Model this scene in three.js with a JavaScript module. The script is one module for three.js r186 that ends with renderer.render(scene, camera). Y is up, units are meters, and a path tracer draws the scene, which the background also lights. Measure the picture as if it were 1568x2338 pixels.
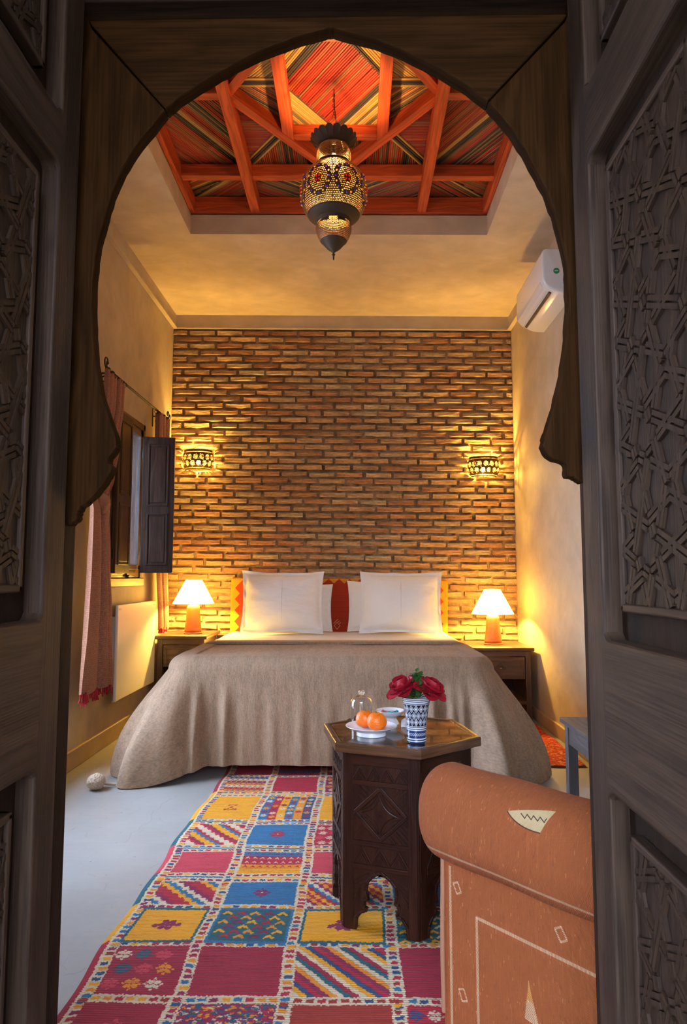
import * as THREE from 'three';
import { RoundedBoxGeometry } from 'three/addons/geometries/RoundedBoxGeometry.js';
import { mergeGeometries, mergeVertices, toCreasedNormals } from 'three/addons/utils/BufferGeometryUtils.js';
import { RectAreaLightUniformsLib } from 'three/addons/lights/RectAreaLightUniformsLib.js';

// ---------------------------------------------------------------- camera, sky, exposure
RectAreaLightUniformsLib.init();
const scene = new THREE.Scene();
const renderer = new THREE.WebGLRenderer({ antialias: true });
renderer.shadowMap.enabled = true;
renderer.toneMapping = THREE.LinearToneMapping;
renderer.toneMappingExposure = 1.0;
const FOCAL = 1560;                                   // focal length in pixels of a 1568 x 2338 frame
const camera = new THREE.PerspectiveCamera(2 * Math.atan(1169 / FOCAL) * 180 / Math.PI, 1568 / 2338, 0.05, 60);
camera.position.set(0, 1.19, 0);
camera.rotation.set(5.35 * Math.PI / 180, 0.95 * Math.PI / 180, 0, 'YXZ');
scene.add(camera);
scene.background = new THREE.Color(0.70, 0.88, 1.18);  // open daylight sky over the courtyard
scene.backgroundIntensity = 23.5;
const WARM = [1, 0.60, 0.11], WARM_PENDANT = [1, 0.56, 0.2];
const POWER = { pendant: 2.5, lamp: 6.9, sconce: 4.5 };

// ---------------------------------------------------------------- helpers
let seed = 20240611;
const rnd = () => { seed = (seed + 0x6d2b79f5) | 0; let t = Math.imul(seed ^ (seed >>> 15), 1 | seed); t = (t + Math.imul(t ^ (t >>> 7), 61 | t)) ^ t; return ((t ^ (t >>> 14)) >>> 0) / 4294967296; };
const rr = (a, b) => a + (b - a) * rnd();
const lerp = (a, b, t) => a + (b - a) * t, clamp = (x, a = 0, b = 1) => Math.min(b, Math.max(a, x));
const smooth = (a, b, x) => { const t = clamp((x - a) / (b - a)); return t * t * (3 - 2 * t); };
const PI = Math.PI;
// tileable value noise: (x, y) in 0..1, n cells
const PERM = Array.from({ length: 4096 }, () => rnd());
const hash = (i, j, s) => PERM[((i * 73 + j * 179 + s * 283) & 4095)];
function vnoise(x, y, nx, ny, s = 0) {
  const fx = x * nx, fy = y * ny, i = Math.floor(fx), j = Math.floor(fy), u = fx - i, v = fy - j;
  const a = (p, n) => ((p % n) + n) % n, su = u * u * (3 - 2 * u), sv = v * v * (3 - 2 * v);
  const i0 = a(i, nx), i1 = a(i + 1, nx), j0 = a(j, ny), j1 = a(j + 1, ny);
  return lerp(lerp(hash(i0, j0, s), hash(i1, j0, s), su), lerp(hash(i0, j1, s), hash(i1, j1, s), su), sv);
}
function fbm(x, y, nx, ny, o = 4, s = 0) { let v = 0, a = 0.5, t = 0; for (let k = 0; k < o; k++) { v += a * vnoise(x, y, nx << k, ny << k, s + k * 7); t += a; a *= 0.5; } return v / t; }
function texture(w, h, fn, { srgb = false, repeat } = {}) {          // fn(x, y) gives [r, g, b] 0..1 (sRGB when srgb)
  const d = new Uint8Array(w * h * 4);
  for (let j = 0; j < h; j++) for (let i = 0; i < w; i++) {
    const c = fn((i + 0.5) / w, (j + 0.5) / h), o = (j * w + i) * 4;
    d[o] = clamp(c[0]) * 255; d[o + 1] = clamp(c[1] ?? c[0]) * 255; d[o + 2] = clamp(c[2] ?? c[0]) * 255; d[o + 3] = 255;
  }
  const t = new THREE.DataTexture(d, w, h);
  t.wrapS = t.wrapT = THREE.RepeatWrapping; t.magFilter = THREE.LinearFilter; t.minFilter = THREE.LinearFilter; t.needsUpdate = true;
  if (srgb) t.colorSpace = THREE.SRGBColorSpace;
  if (repeat) t.repeat.set(...repeat);
  return t;
}
function canvasTexture(w, h, draw, { srgb = true } = {}) {
  const c = document.createElement('canvas'); c.width = w; c.height = h;
  draw(c.getContext('2d'), w, h);
  const t = new THREE.CanvasTexture(c); t.wrapS = t.wrapT = THREE.RepeatWrapping;
  if (srgb) t.colorSpace = THREE.SRGBColorSpace;
  return t;
}
function scaled(t, u, v) { const c = t.clone(); c.repeat.set(u, v); c.needsUpdate = true; return c; }
function mat(rgb, roughness = 0.8, o = {}) {
  const m = new THREE.MeshPhysicalMaterial({ roughness, ...o });
  m.color.setRGB(...rgb);
  return m;
}
const cleaned = (g) => { const n = g.index ? g.toNonIndexed() : g.clone(); for (const k of Object.keys(n.attributes)) if (!['position', 'normal', 'uv', 'color'].includes(k)) n.deleteAttribute(k); n.morphAttributes = {}; return n; };
function merge(list) {
  list = list.map(cleaned);
  const colored = list.some((g) => g.attributes.color);
  for (const g of list) {
    if (!g.attributes.uv) g.setAttribute('uv', new THREE.BufferAttribute(new Float32Array(g.attributes.position.count * 2), 2));
    if (colored && !g.attributes.color) g.setAttribute('color', new THREE.BufferAttribute(new Float32Array(g.attributes.position.count * 3).fill(1), 3));
    if (!g.attributes.normal) g.computeVertexNormals();
  }
  return mergeGeometries(list);
}
// uv in metres by the way each face looks; along: axis (0, 1, 2) that the grain (u) follows
function uvMetres(g, along = 1, shift = 0) {
  g = cleaned(g);
  const p = g.attributes.position, uv = new Float32Array(p.count * 2), a = new THREE.Vector3(), b = new THREE.Vector3(), c = new THREE.Vector3();
  const v = [a, b, c];
  for (let i = 0; i < p.count; i += 3) {
    v.forEach((q, k) => q.fromBufferAttribute(p, i + k));
    const n = b.clone().sub(a).cross(c.clone().sub(a)), an = [Math.abs(n.x), Math.abs(n.y), Math.abs(n.z)], top = an.indexOf(Math.max(...an));
    const rest = [0, 1, 2].filter((k) => k !== top), u0 = rest.includes(along) ? along : rest[0], v0 = rest.find((k) => k !== u0);
    v.forEach((q, k) => { uv[(i + k) * 2] = q.getComponent(u0) + shift; uv[(i + k) * 2 + 1] = q.getComponent(v0) + shift * 1.7; });
  }
  g.setAttribute('uv', new THREE.BufferAttribute(uv, 2));
  return g;
}
const longest = (w, h, d) => (w >= h && w >= d ? 0 : h >= d ? 1 : 2);
// box from its two corners; r rounds the edges; uv runs along the longest side
function box(x0, y0, z0, x1, y1, z1, r = 0.003, seg = 1) {
  const w = Math.abs(x1 - x0), h = Math.abs(y1 - y0), d = Math.abs(z1 - z0);
  r = Math.min(r, w / 2.05, h / 2.05, d / 2.05);
  let g = r > 0 ? new RoundedBoxGeometry(w, h, d, seg, r) : new THREE.BoxGeometry(w, h, d);
  g.translate((x0 + x1) / 2, (y0 + y1) / 2, (z0 + z1) / 2);
  return uvMetres(g, longest(w, h, d), rr(0, 3));
}
const boxC = (x, y, z, w, h, d, r, seg) => box(x - w / 2, y - h / 2, z - d / 2, x + w / 2, y + h / 2, z + d / 2, r, seg);
// rectangular bar between two points, width w across, height h along "up"
function bar(a, b, w, h, up = [0, 1, 0], r = 0.002) {
  a = new THREE.Vector3(...a); b = new THREE.Vector3(...b);
  const d = b.clone().sub(a), L = d.length(), X = d.clone().normalize(), Z = X.clone().cross(new THREE.Vector3(...up)).normalize(), Y = Z.clone().cross(X);
  const g = box(0, -h / 2, -w / 2, L, h / 2, w / 2, r);
  g.applyMatrix4(new THREE.Matrix4().makeBasis(X, Y, Z).setPosition(a));
  return g;
}
function tube(points, r, seg = 24, rad = 8, closed = false) {
  const c = new THREE.CatmullRomCurve3(points.map((p) => new THREE.Vector3(...p)), closed, 'centripetal');
  return new THREE.TubeGeometry(c, seg, r, rad, closed);
}
// lathe through [radius, height] points, resampled evenly so that v follows the outline
function lathe(profile, seg = 48, n = 0) {
  let pts = profile.map(([r, y]) => new THREE.Vector2(r, y));
  if (n) {
    const L = [0]; for (let i = 1; i < pts.length; i++) L.push(L[i - 1] + pts[i].distanceTo(pts[i - 1]));
    const out = []; let k = 0;
    for (let i = 0; i <= n; i++) { const s = (L[L.length - 1] * i) / n; while (k < L.length - 2 && L[k + 1] < s) k++; out.push(pts[k].clone().lerp(pts[k + 1], (s - L[k]) / (L[k + 1] - L[k] || 1))); }
    pts = out;
  }
  return new THREE.LatheGeometry(pts, seg);
}
const curvePts = (pts, n) => new THREE.SplineCurve(pts.map((p) => new THREE.Vector2(...p))).getPoints(n).map((p) => [p.x, p.y]);
// surface from a function (u, v) -> [x, y, z], uv optionally scaled
function surface(nu, nv, fn, { uv, flip = false } = {}) {
  const pos = [], tex = [], idx = [];
  for (let j = 0; j <= nv; j++) for (let i = 0; i <= nu; i++) {
    const u = i / nu, v = j / nv; pos.push(...fn(u, v)); tex.push(...(uv ? uv(u, v) : [u, v]));
  }
  for (let j = 0; j < nv; j++) for (let i = 0; i < nu; i++) {
    const a = j * (nu + 1) + i, b = a + 1, c = a + nu + 1, d = c + 1;
    flip ? idx.push(a, c, b, b, c, d) : idx.push(a, b, c, b, d, c);
  }
  const g = new THREE.BufferGeometry();
  g.setAttribute('position', new THREE.Float32BufferAttribute(pos, 3)); g.setAttribute('uv', new THREE.Float32BufferAttribute(tex, 2)); g.setIndex(idx); g.computeVertexNormals();
  return g;
}
function extrude(shape, depth, bevel = 0.003, seg = 1, curveSegments = 16) {
  return new THREE.ExtrudeGeometry(shape, { depth: Math.max(1e-4, depth - 2 * bevel), bevelEnabled: bevel > 0, bevelThickness: bevel, bevelSize: bevel, bevelOffset: -bevel, bevelSegments: seg, curveSegments }).translate(0, 0, bevel);
}
const shapeOf = (pts) => new THREE.Shape(pts.map((p) => new THREE.Vector2(p[0], p[1])));
const placed = (g, x, y, z, ry = 0, rx = 0, rz = 0) => g.clone().applyMatrix4(new THREE.Matrix4().compose(new THREE.Vector3(x, y, z), new THREE.Quaternion().setFromEuler(new THREE.Euler(rx, ry, rz, 'YXZ')), new THREE.Vector3(1, 1, 1)));

const used = {};
const numbered = (name) => { const base = name.replace(/_\d{3}$/, ''); used[base] = (used[base] ?? -1) + 1; return used[base] ? base + '_' + String(used[base]).padStart(3, '0') : base; };
function tag(o, label, category, group) { Object.assign(o.userData, { label, category }); if (group) o.userData.group = group; return o; }
function shadows(m) { m.castShadow = m.receiveShadow = true; return m; }
function obj(name, geometry, material, parent = scene) {
  const m = shadows(new THREE.Mesh(Array.isArray(geometry) ? merge(geometry) : geometry, material));
  m.name = parent === scene ? numbered(name) : name; parent.add(m);
  return m;
}
function thing(name, label, category, [x, y, z] = [0, 0, 0], turn = 0, group) {
  const o = new THREE.Group(); o.name = numbered(name); o.position.set(x, y, z); o.rotation.y = turn; scene.add(o);
  return tag(o, label, category, group);
}
function structure(name, [x, y, z] = [0, 0, 0]) { const o = new THREE.Group(); o.name = name; o.position.set(x, y, z); o.userData.kind = 'structure'; scene.add(o); return o; }
function struct(name, geometry, material) { const m = obj(name, geometry, material); m.userData.kind = 'structure'; return m; }
function copy(root, label, [x, y, z], turn = 0) { const c = root.clone(); c.name = numbered(root.name); c.userData = { ...root.userData, label }; c.position.set(x, y, z); c.rotation.y = turn; scene.add(c); return c; }
function pointLight(parent, [x, y, z], rgb, power, radius) {
  const l = new THREE.PointLight(0xffffff, power, 0, 2); l.color.setRGB(...rgb); l.position.set(x, y, z); l.castShadow = true; l.shadow.radius = radius / 0.02; l.shadow.mapSize.set(1024, 1024); l.shadow.bias = -0.002; parent.add(l); return l;
}

// ---------------------------------------------------------------- materials
const grain = (x, y) => {                                            // wood: u along the grain
  const w = fbm(x, y, 3, 12, 4, 3) * 0.9, ring = Math.abs(((y * 7 + w * 2.2 + fbm(x, y, 2, 5, 2, 9)) % 1) * 2 - 1);
  const fibre = fbm(x, y, 6, 180, 2, 21);
  return clamp(0.30 + 0.35 * ring * fbm(x, y, 4, 10, 2, 5) * 1.6 + 0.42 * fibre - 0.05);
};
const grainMap = texture(512, 512, (x, y) => { const g = 0.45 + 0.75 * grain(x, y); return [g, g, g]; }, { srgb: true });
const grainBump = texture(512, 512, (x, y) => [grain(x, y)]);
const wood = (rgb, rough = 0.5, o = {}, su = 1.4, sv = 2.2) => mat(rgb, rough, { map: scaled(grainMap, su, sv), bumpMap: scaled(grainBump, su, sv), bumpScale: 0.0012, ...o });
const W = {
  door: wood([0.052, 0.029, 0.018], 0.55, { specularIntensity: 0.32 }), carve: wood([0.040, 0.022, 0.0135], 0.55, { specularIntensity: 0.25 }), doorDeep: wood([0.026, 0.013, 0.0075], 0.65, { specularIntensity: 0.2 }),
  arch: wood([0.034, 0.0135, 0.004], 0.7, { specularIntensity: 0.05 }), beam: wood([0.60, 0.085, 0.018], 0.55, {}, 1.2, 3), table: wood([0.036, 0.010, 0.005], 0.36, { specularIntensity: 0.4 }), tableTop: wood([0.13, 0.055, 0.025], 0.25, {}),
  stand: wood([0.11, 0.058, 0.034], 0.35), bench: wood([0.10, 0.078, 0.072], 0.5), shutter: wood([0.065, 0.036, 0.025], 0.45, { specularIntensity: 0.5 }), frame: wood([0.12, 0.062, 0.036], 0.4), rim: wood([0.42, 0.09, 0.03], 0.6),
};
const plasterTone = (x, y) => 0.5 + 0.30 * (fbm(x + 0.07 * fbm(x, y, 5, 5, 3, 4), y, 7, 7, 5, 2) - 0.5) * 1.2 + 0.30 * (fbm(x, y + 0.1 * fbm(x, y, 6, 6, 3, 6), 17, 23, 4, 8) - 0.5);
const plasterMap = texture(1024, 1024, (x, y) => { const t = (plasterTone(x, y) - 0.5) * 0.35; return [0.90 + t, 0.90 + t * 1.05, 0.90 + t * 1.15]; }, { srgb: true });
const plasterBump = texture(1024, 1024, (x, y) => [0.5 + (plasterTone(x, y) - 0.5) + 0.25 * (fbm(x, y, 60, 8, 3, 31) - 0.5)]);
const plaster = (rgb, o = {}) => mat(rgb, 0.62, { map: scaled(plasterMap, 0.55, 0.55), bumpMap: scaled(plasterBump, 0.55, 0.55), bumpScale: 0.004, ...o });
const P = { wall: plaster([0.60, 0.475, 0.335]), ceiling: plaster([0.72, 0.57, 0.41]), base: plaster([0.50, 0.34, 0.20]), cornice: plaster([0.62, 0.50, 0.37]), reveal: plaster([0.50, 0.40, 0.30]) };
// ---------------------------------------------------------------- room shell
const XL = -1.76, XR = 1.51, ZB = -6.45, ZF = -1.40, ZD = -1.30;      // left, right, back, inside of the front wall, its outside
{
  const scratches = canvasTexture(1024, 1024, (g, w, h) => {
    g.fillStyle = '#d6d4d2'; g.fillRect(0, 0, w, h);
    for (let k = 0; k < 900; k++) { const x = rr(0, w), y = rr(0, h), r = rr(20, 120), a = rr(0.01, 0.05), q = g.createRadialGradient(x, y, 0, x, y, r), c = rnd() < 0.5 ? '120,110,98' : '255,255,255'; q.addColorStop(0, `rgba(${c},${a})`); q.addColorStop(1, `rgba(${c},0)`); g.fillStyle = q; g.fillRect(x - r, y - r, 2 * r, 2 * r); }
    for (let k = 0; k < 260; k++) { g.strokeStyle = `rgba(70,66,62,${rr(0.04, 0.22)})`; g.lineWidth = rr(0.5, 1.4); g.beginPath(); let x = rr(0, w), y = rr(0, h), a = rr(0, 6.3); g.moveTo(x, y); for (let s = 0; s < 6; s++) { a += rr(-0.5, 0.5); x += Math.cos(a) * rr(3, 11); y += Math.sin(a) * rr(2, 7); g.lineTo(x, y); } g.stroke(); }
    for (let k = 0; k < 140; k++) { g.fillStyle = `rgba(60,56,52,${rr(0.1, 0.4)})`; g.beginPath(); g.ellipse(rr(0, w), rr(0, h), rr(0.8, 4), rr(0.6, 1.8), rr(0, 3), 0, 7); g.fill(); }
    for (let k = 0; k < 5; k++) { g.strokeStyle = 'rgba(90,84,78,.28)'; g.lineWidth = 1; g.beginPath(); let x = rr(0, w), y = rr(0, h); g.moveTo(x, y); for (let s = 0; s < 30; s++) { x += rr(6, 20); y += rr(-7, 8); g.lineTo(x, y); } g.stroke(); }
  });
  const floorMat = mat([0.46, 0.44, 0.41], 0.42, { map: scaled(scratches, 0.5, 0.5), bumpMap: scaled(plasterBump, 0.8, 0.8), bumpScale: 0.0015 });
  struct('floor', box(-6, -0.15, ZB - 0.2, 3.2, 0, 7, 0), floorMat);
}
{ // left wall round the window opening
  const z0 = -5.60, z1 = -4.86, y0 = 1.13, y1 = 2.44, t = 0.28;
  const w0 = -4.15, w1 = -2.72, v0 = 0.35, v1 = 2.5;                  // second window, hidden from the door by the left leaf
  struct('wall_left', uvMetres(merge([box(XL - t, 0, ZB - 0.2, XL, y0, z1, 0), box(XL - t, y1, ZB - 0.2, XL, 4.2, z1, 0), box(XL - t, y0, ZB - 0.2, XL, y1, z0, 0), box(XL - t, 0, z1, XL, v0, ZD, 0), box(XL - t, v1, z1, XL, 4.2, ZD, 0), box(XL - t, v0, z1, XL, v1, w0, 0), box(XL - t, v0, w1, XL, v1, ZD, 0)]), 1), P.wall);
  const g = structure('window_2', [XL, 0, 0]);
  obj('window_frame', [box(-0.16, v0, w0, -0.06, v1, w0 + 0.05), box(-0.16, v0, w1 - 0.05, -0.06, v1, w1), box(-0.16, v1 - 0.05, w0, -0.06, v1, w1), box(-0.16, v0, (w0 + w1) / 2 - 0.025, -0.06, v1, (w0 + w1) / 2 + 0.025)], W.frame, g);
  obj('window_sill', box(-0.20, v0 - 0.02, w0 - 0.02, 0.02, v0 + 0.03, w1 + 0.02, 0.006, 2), W.frame, g);
  for (const [a, b] of [[w0 + 0.05, (w0 + w1) / 2 - 0.025], [(w0 + w1) / 2 + 0.025, w1 - 0.05]]) obj('pane', box(-0.113, v0 + 0.03, a, -0.107, v1 - 0.05, b, 0), mat([0.96, 0.98, 1], 0.03, { transmission: 1, thickness: 0 }), g);
  struct('wall_right', box(XR, 0, ZB - 0.2, XR + 0.2, 4.2, ZD, 0), P.wall);
  struct('wall_front', [box(XL, 0, ZD, -0.607, 4.2, ZF, 0), box(0.492, 0, ZD, XR, 4.2, ZF, 0), box(-0.607, 2.47, ZD, 0.492, 4.2, ZF, 0)], P.wall);
  struct('baseboard_left', box(XL - 0.01, 0, ZB, XL + 0.018, 0.118, ZF, 0.006, 2), P.base);
  struct('baseboard_right', box(XR - 0.018, 0, ZB, XR + 0.01, 0.10, ZF, 0.006, 2), P.base);
}
{ // back wall: mortar bed with thin bricks standing proud of it; the courses run a little out of level
  const tilt = -0.0135, g = structure('wall_back', [-0.125, 0, ZB]); g.rotation.z = tilt;
  const mortarMap = texture(256, 256, (x, y) => { const v = 0.72 + 0.5 * (fbm(x, y, 8, 8, 4, 40) - 0.5); return [v, v, v]; }, { srgb: true });
  const mortarBump = texture(256, 256, (x, y) => [fbm(x, y, 12, 12, 4, 44)]);
  obj('mortar', box(-1.9, -0.1, -0.16, 1.9, 4.0, 0, 0), mat([0.54, 0.37, 0.21], 0.85, { map: scaled(mortarMap, 2.2, 2.2), bumpMap: scaled(mortarBump, 3, 3), bumpScale: 0.008 }), g);
  const faces = texture(256, 256, (x, y) => { const v = 0.8 + 0.45 * (fbm(x, y, 3, 16, 4, 50) - 0.5) + 0.2 * (fbm(x, y, 20, 20, 2, 55) - 0.5); return [v, v, v]; }, { srgb: true });
  const faceBump = texture(256, 256, (x, y) => [fbm(x, y, 5, 18, 4, 60)]);
  const tones = [[0.778, 0.491, 0.254], [0.68, 0.41, 0.205], [0.724, 0.373, 0.178], [0.605, 0.356, 0.189], [0.713, 0.513, 0.292], [0.572, 0.275, 0.13]];
  const mats = tones.map((c) => mat(c, 0.78, { map: scaled(faces, 2.6, 5), bumpMap: scaled(faceBump, 2.6, 5), bumpScale: 0.006 }));
  const L = 0.238, H = 0.041, D = 0.03, variants = [];
  for (let k = 0; k < 8; k++) {                                       // hand-cut brick: uneven front, worn edges
    const q = [], nx = 4, f = (i, y) => [(-0.5 + i / nx) * L + rr(-1, 1) * 0.002, y * H / 2 + rr(-1, 1) * 0.0022, 0];
    const tilt0 = rr(-0.004, 0.004), rows = [1, 0.72, -0.72, -1].map((y, r) => Array.from({ length: nx + 1 }, (_, i) => { const p = f(i, y), edge = r === 0 || r === 3 || i === 0 || i === nx; p[2] = D - (edge ? 0.006 : 0) + tilt0 * y + rr(-1, 1) * 0.0018; return p; }));
    const back = rows.map((row) => row.map((p) => [p[0], p[1], -0.004]));
    const quad = (a, b, c, d) => q.push(...a, ...d, ...b, ...b, ...d, ...c);
    for (let r = 0; r < 3; r++) for (let i = 0; i < nx; i++) quad(rows[r][i], rows[r][i + 1], rows[r + 1][i + 1], rows[r + 1][i]);
    for (let i = 0; i < nx; i++) { quad(back[0][i], back[0][i + 1], rows[0][i + 1], rows[0][i]); quad(rows[3][i], rows[3][i + 1], back[3][i + 1], back[3][i]); }
    quad(back[0][0], rows[0][0], rows[3][0], back[3][0]); quad(rows[0][nx], back[0][nx], back[3][nx], rows[3][nx]);
    const b = new THREE.BufferGeometry(); b.setAttribute('position', new THREE.Float32BufferAttribute(q, 3)); b.computeVertexNormals();
    variants.push(uvMetres(b, 0, k * 0.37));
  }
  const pitch = 0.0655, step = 0.2655, all = [];
  for (let r = 0; r < 50; r++) {
    const y = 3.545 - pitch * r - H / 2; if (y < 0.36) break;
    const off = (r % 2 ? 0.5 : 0) * step + rr(-0.03, 0.03);
    for (let k = -2; k < 14; k++) {
      let x0 = -1.70 + off + k * step + rr(-0.006, 0.006) - step * 0.4, x1 = x0 + L; const lo = -1.634 - 0.0135 * y, hi = 1.634 - 0.0135 * y;
      if (x1 < lo + 0.03 || x0 > hi - 0.03) continue; x0 = Math.max(x0, lo); x1 = Math.min(x1, hi);
      if (y < 0.62 && x0 > -0.95 && x1 < 0.9) continue;               // behind the bed
      all.push([(x0 + x1) / 2, y + rr(-0.003, 0.003), x1 - x0]);
    }
  }
  all.sort((a, b) => b[2] - a[2] || Math.hypot(a[0], a[1] - 1.2) - Math.hypot(b[0], b[1] - 1.2));
  const rest = new Map();
  all.forEach(([x, y, w], i) => {
    const v = variants[Math.floor(rnd() * 8)], m = mats[Math.floor(Math.pow(rnd(), 1.2) * mats.length)], z = rr(-0.004, 0.004), turn = rr(-0.007, 0.007);
    if (i < 300) { const b = obj('brick', v, m, g); b.position.set(x, y, z); b.rotation.z = turn; b.scale.x = w / L; }
    else { const q = v.clone(); q.applyMatrix4(new THREE.Matrix4().compose(new THREE.Vector3(x, y, z), new THREE.Quaternion().setFromEuler(new THREE.Euler(0, 0, turn)), new THREE.Vector3(w / L, 1, 1))); rest.set(m, [...(rest.get(m) ?? []), q]); }
  });
  const lists = [...rest.values()].map((l) => mergeGeometries(l)), joined = mergeGeometries(lists, true);
  const more = obj('bricks', joined, [...rest.keys()], g); more.userData.kind = 'stuff';
}
// cornice: flat plaster band with a small lip along its lower edge; its right side hangs a little lower
{
  const yL = 3.585, yR = 3.545, slope = Math.atan2(yR - yL, XR - XL);
  const run = (x, y, side) => [box(x, y + 0.012, ZB, x + side * 0.028, y + 0.2, ZF, 0.004, 2), box(x, y, ZB, x + side * 0.040, y + 0.015, ZF, 0.005, 2)];
  struct('trim_1', run(XL, yL, 1), P.cornice);
  struct('trim_2', run(XR, yR, -1), P.cornice);
  struct('trim_3', [box(-1.7, 0.012, 0, 1.7, 0.2, 0.036, 0.004, 2), box(-1.7, 0, 0, 1.7, 0.015, 0.042, 0.004, 2)].map((g) => g.rotateZ(slope).translate((XL + XR) / 2, (yL + yR) / 2, ZB)), P.cornice);
}
// ceiling: plaster slab with a square well; in the well a lantern of crossed beams, reeds laid on top of them
{
  const g = structure('ceiling', [-0.12, 3.70, -3.63]); g.rotation.z = -0.0125;
  const hx = 1.095, hz = 1.20, xl = -1.75, xr = 1.75, zb = ZB + 3.63 - 0.1, zf = ZD + 3.63;
  obj('ceiling_slab', uvMetres(merge([box(xl, 0, zb, xr, 0.155, -hz, 0), box(xl, 0, hz, xr, 0.155, zf, 0), box(xl, 0, -hz, -hx, 0.155, hz, 0), box(hx, 0, -hz, xr, 0.155, hz, 0)]), 0), P.ceiling, g);
  obj('ceiling_deck', box(-1.4, 0.30, -1.5, 1.4, 0.36, 1.5, 0), W.doorDeep, g);
  obj('well_side', [box(-hx - 0.2, 0.15, -hz - 0.2, -hx, 0.32, hz + 0.2, 0), box(hx, 0.15, -hz - 0.2, hx + 0.2, 0.32, hz + 0.2, 0), box(-hx, 0.15, -hz - 0.2, hx, 0.32, -hz, 0), box(-hx, 0.15, hz, hx, 0.32, hz + 0.2, 0)], W.rim, g);
  for (const s of [-1, 1]) {
    obj('rim_board', box(s * hx - 0.0, 0.155, -hz, s * (hx - 0.035), 0.275, hz, 0.004), W.beam, g);
    obj('rim_board', box(-hx, 0.155, s * hz, hx, 0.275, s * (hz - 0.03), 0.004), W.beam, g);
  }
  const A = 0.612, T = 0.79, B = 0.292, C = 0.40, yTop = 0.292, M = W.beam;
  for (const s of [-1, 1]) {
    obj('beam', box(s * A - 0.034, 0.155, -hz + 0.01, s * A + 0.034, 0.262, hz - 0.01, 0.004), M, g);
    obj('beam', box(-hx + 0.01, 0.185, s * T - 0.03, hx - 0.01, 0.27, s * T + 0.03, 0.004), M, g);
    obj('beam', box(s * B - 0.034, 0.20, -C - 0.03, s * B + 0.034, 0.285, C + 0.03, 0.004), M, g);
    obj('beam', box(-B, 0.215, s * C - 0.03, B, 0.285, s * C + 0.03, 0.004), M, g);
    obj('beam', box(s * A, 0.19, -0.03, s * hx, 0.27, 0.03, 0.004), M, g);
    for (const q of [-1, 1]) obj('beam', bar([s * A, 0.235, 0], [0, 0.235, q * T], 0.056, 0.08), M, g);
  }
  const col = { red: [0.33, 0.028, 0.010], brick: [0.36, 0.075, 0.02], brown: [0.24, 0.105, 0.035], straw: [0.50, 0.30, 0.075], olive: [0.17, 0.12, 0.05], dark: [0.045, 0.035, 0.026] };
  const mixes = { red: ['red', 'red', 'red', 'brick', 'red', 'brown'], warm: ['red', 'brick', 'brown', 'red', 'olive', 'brick', 'dark'], earth: ['brown', 'olive', 'brick', 'straw', 'brown', 'dark', 'brick'], straw: ['straw', 'straw', 'straw', 'olive', 'straw'] };
  const reedMat = mat([1, 1, 1], 0.5, { vertexColors: true });
  const one = new THREE.CylinderGeometry(1, 1, 1, 6, 1, true).rotateZ(PI / 2);   // along x
  function clipLine(poly, o, d) {                                       // o + t d inside a convex polygon
    let t0 = -9, t1 = 9; let area = 0; poly.forEach((p, i) => { const q = poly[(i + 1) % poly.length]; area += p[0] * q[1] - q[0] * p[1]; });
    const s = Math.sign(area);
    poly.forEach((p, i) => { const q = poly[(i + 1) % poly.length], e = [q[0] - p[0], q[1] - p[1]], n = [-e[1] * s, e[0] * s], den = n[0] * d[0] + n[1] * d[1], num = n[0] * (p[0] - o[0]) + n[1] * (p[1] - o[1]); if (Math.abs(den) < 1e-9) { if (num > 0) t1 = -99; } else if (den > 0) t0 = Math.max(t0, num / den); else t1 = Math.min(t1, num / den); });
    return t1 - t0 > 0.015 ? [t0, t1] : null;
  }
  function reeds(poly, dir, mix, pitch = 0.0135, edge) {
    const L = Math.hypot(...dir), d = [dir[0] / L, dir[1] / L], n = [-d[1], d[0]], offs = poly.map((p) => p[0] * n[0] + p[1] * n[1]), lo = Math.min(...offs), hi = Math.max(...offs), out = [];
    let k = 0; const run = [];
    for (let s = lo + pitch * 0.4; s < hi; s += pitch * rr(0.92, 1.08)) {
      const a = d, t = clipLine(poly, [n[0] * s, n[1] * s], a); if (!t) continue;
      const near = Math.min(s - lo, hi - s), r = pitch * rr(0.46, 0.56), name = edge && edge(s, lo, hi) ? edge(s, lo, hi) : mix[Math.floor(rnd() * mix.length)], c = col[name], v = rr(0.75, 1.2), len = t[1] - t[0] + 0.02, mid = (t[0] + t[1]) / 2;
      const p = one.clone(), m = new THREE.Matrix4().compose(new THREE.Vector3(n[0] * s + d[0] * mid, yTop - r * 0.4 + rr(-0.002, 0.002), n[1] * s + d[1] * mid), new THREE.Quaternion().setFromEuler(new THREE.Euler(0, -Math.atan2(d[1], d[0]) + rr(-0.006, 0.006), 0)), new THREE.Vector3(len, r, r));
      p.applyMatrix4(m); const cc = new Float32Array(p.attributes.position.count * 3); for (let i = 0; i < cc.length; i++) cc[i] = c[i % 3] * v; p.setAttribute('color', new THREE.BufferAttribute(cc, 3));
      out.push(p);
    }
    if (out.length) { const m = obj('reed_infill', out, reedMat, g); m.userData.kind = 'stuff'; }
  }
  const band = (at, w, seq) => (s) => { const k = Math.floor((s - at + w / 2) / (w / seq.length)); return k >= 0 && k < seq.length ? seq[k] : null; };
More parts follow.
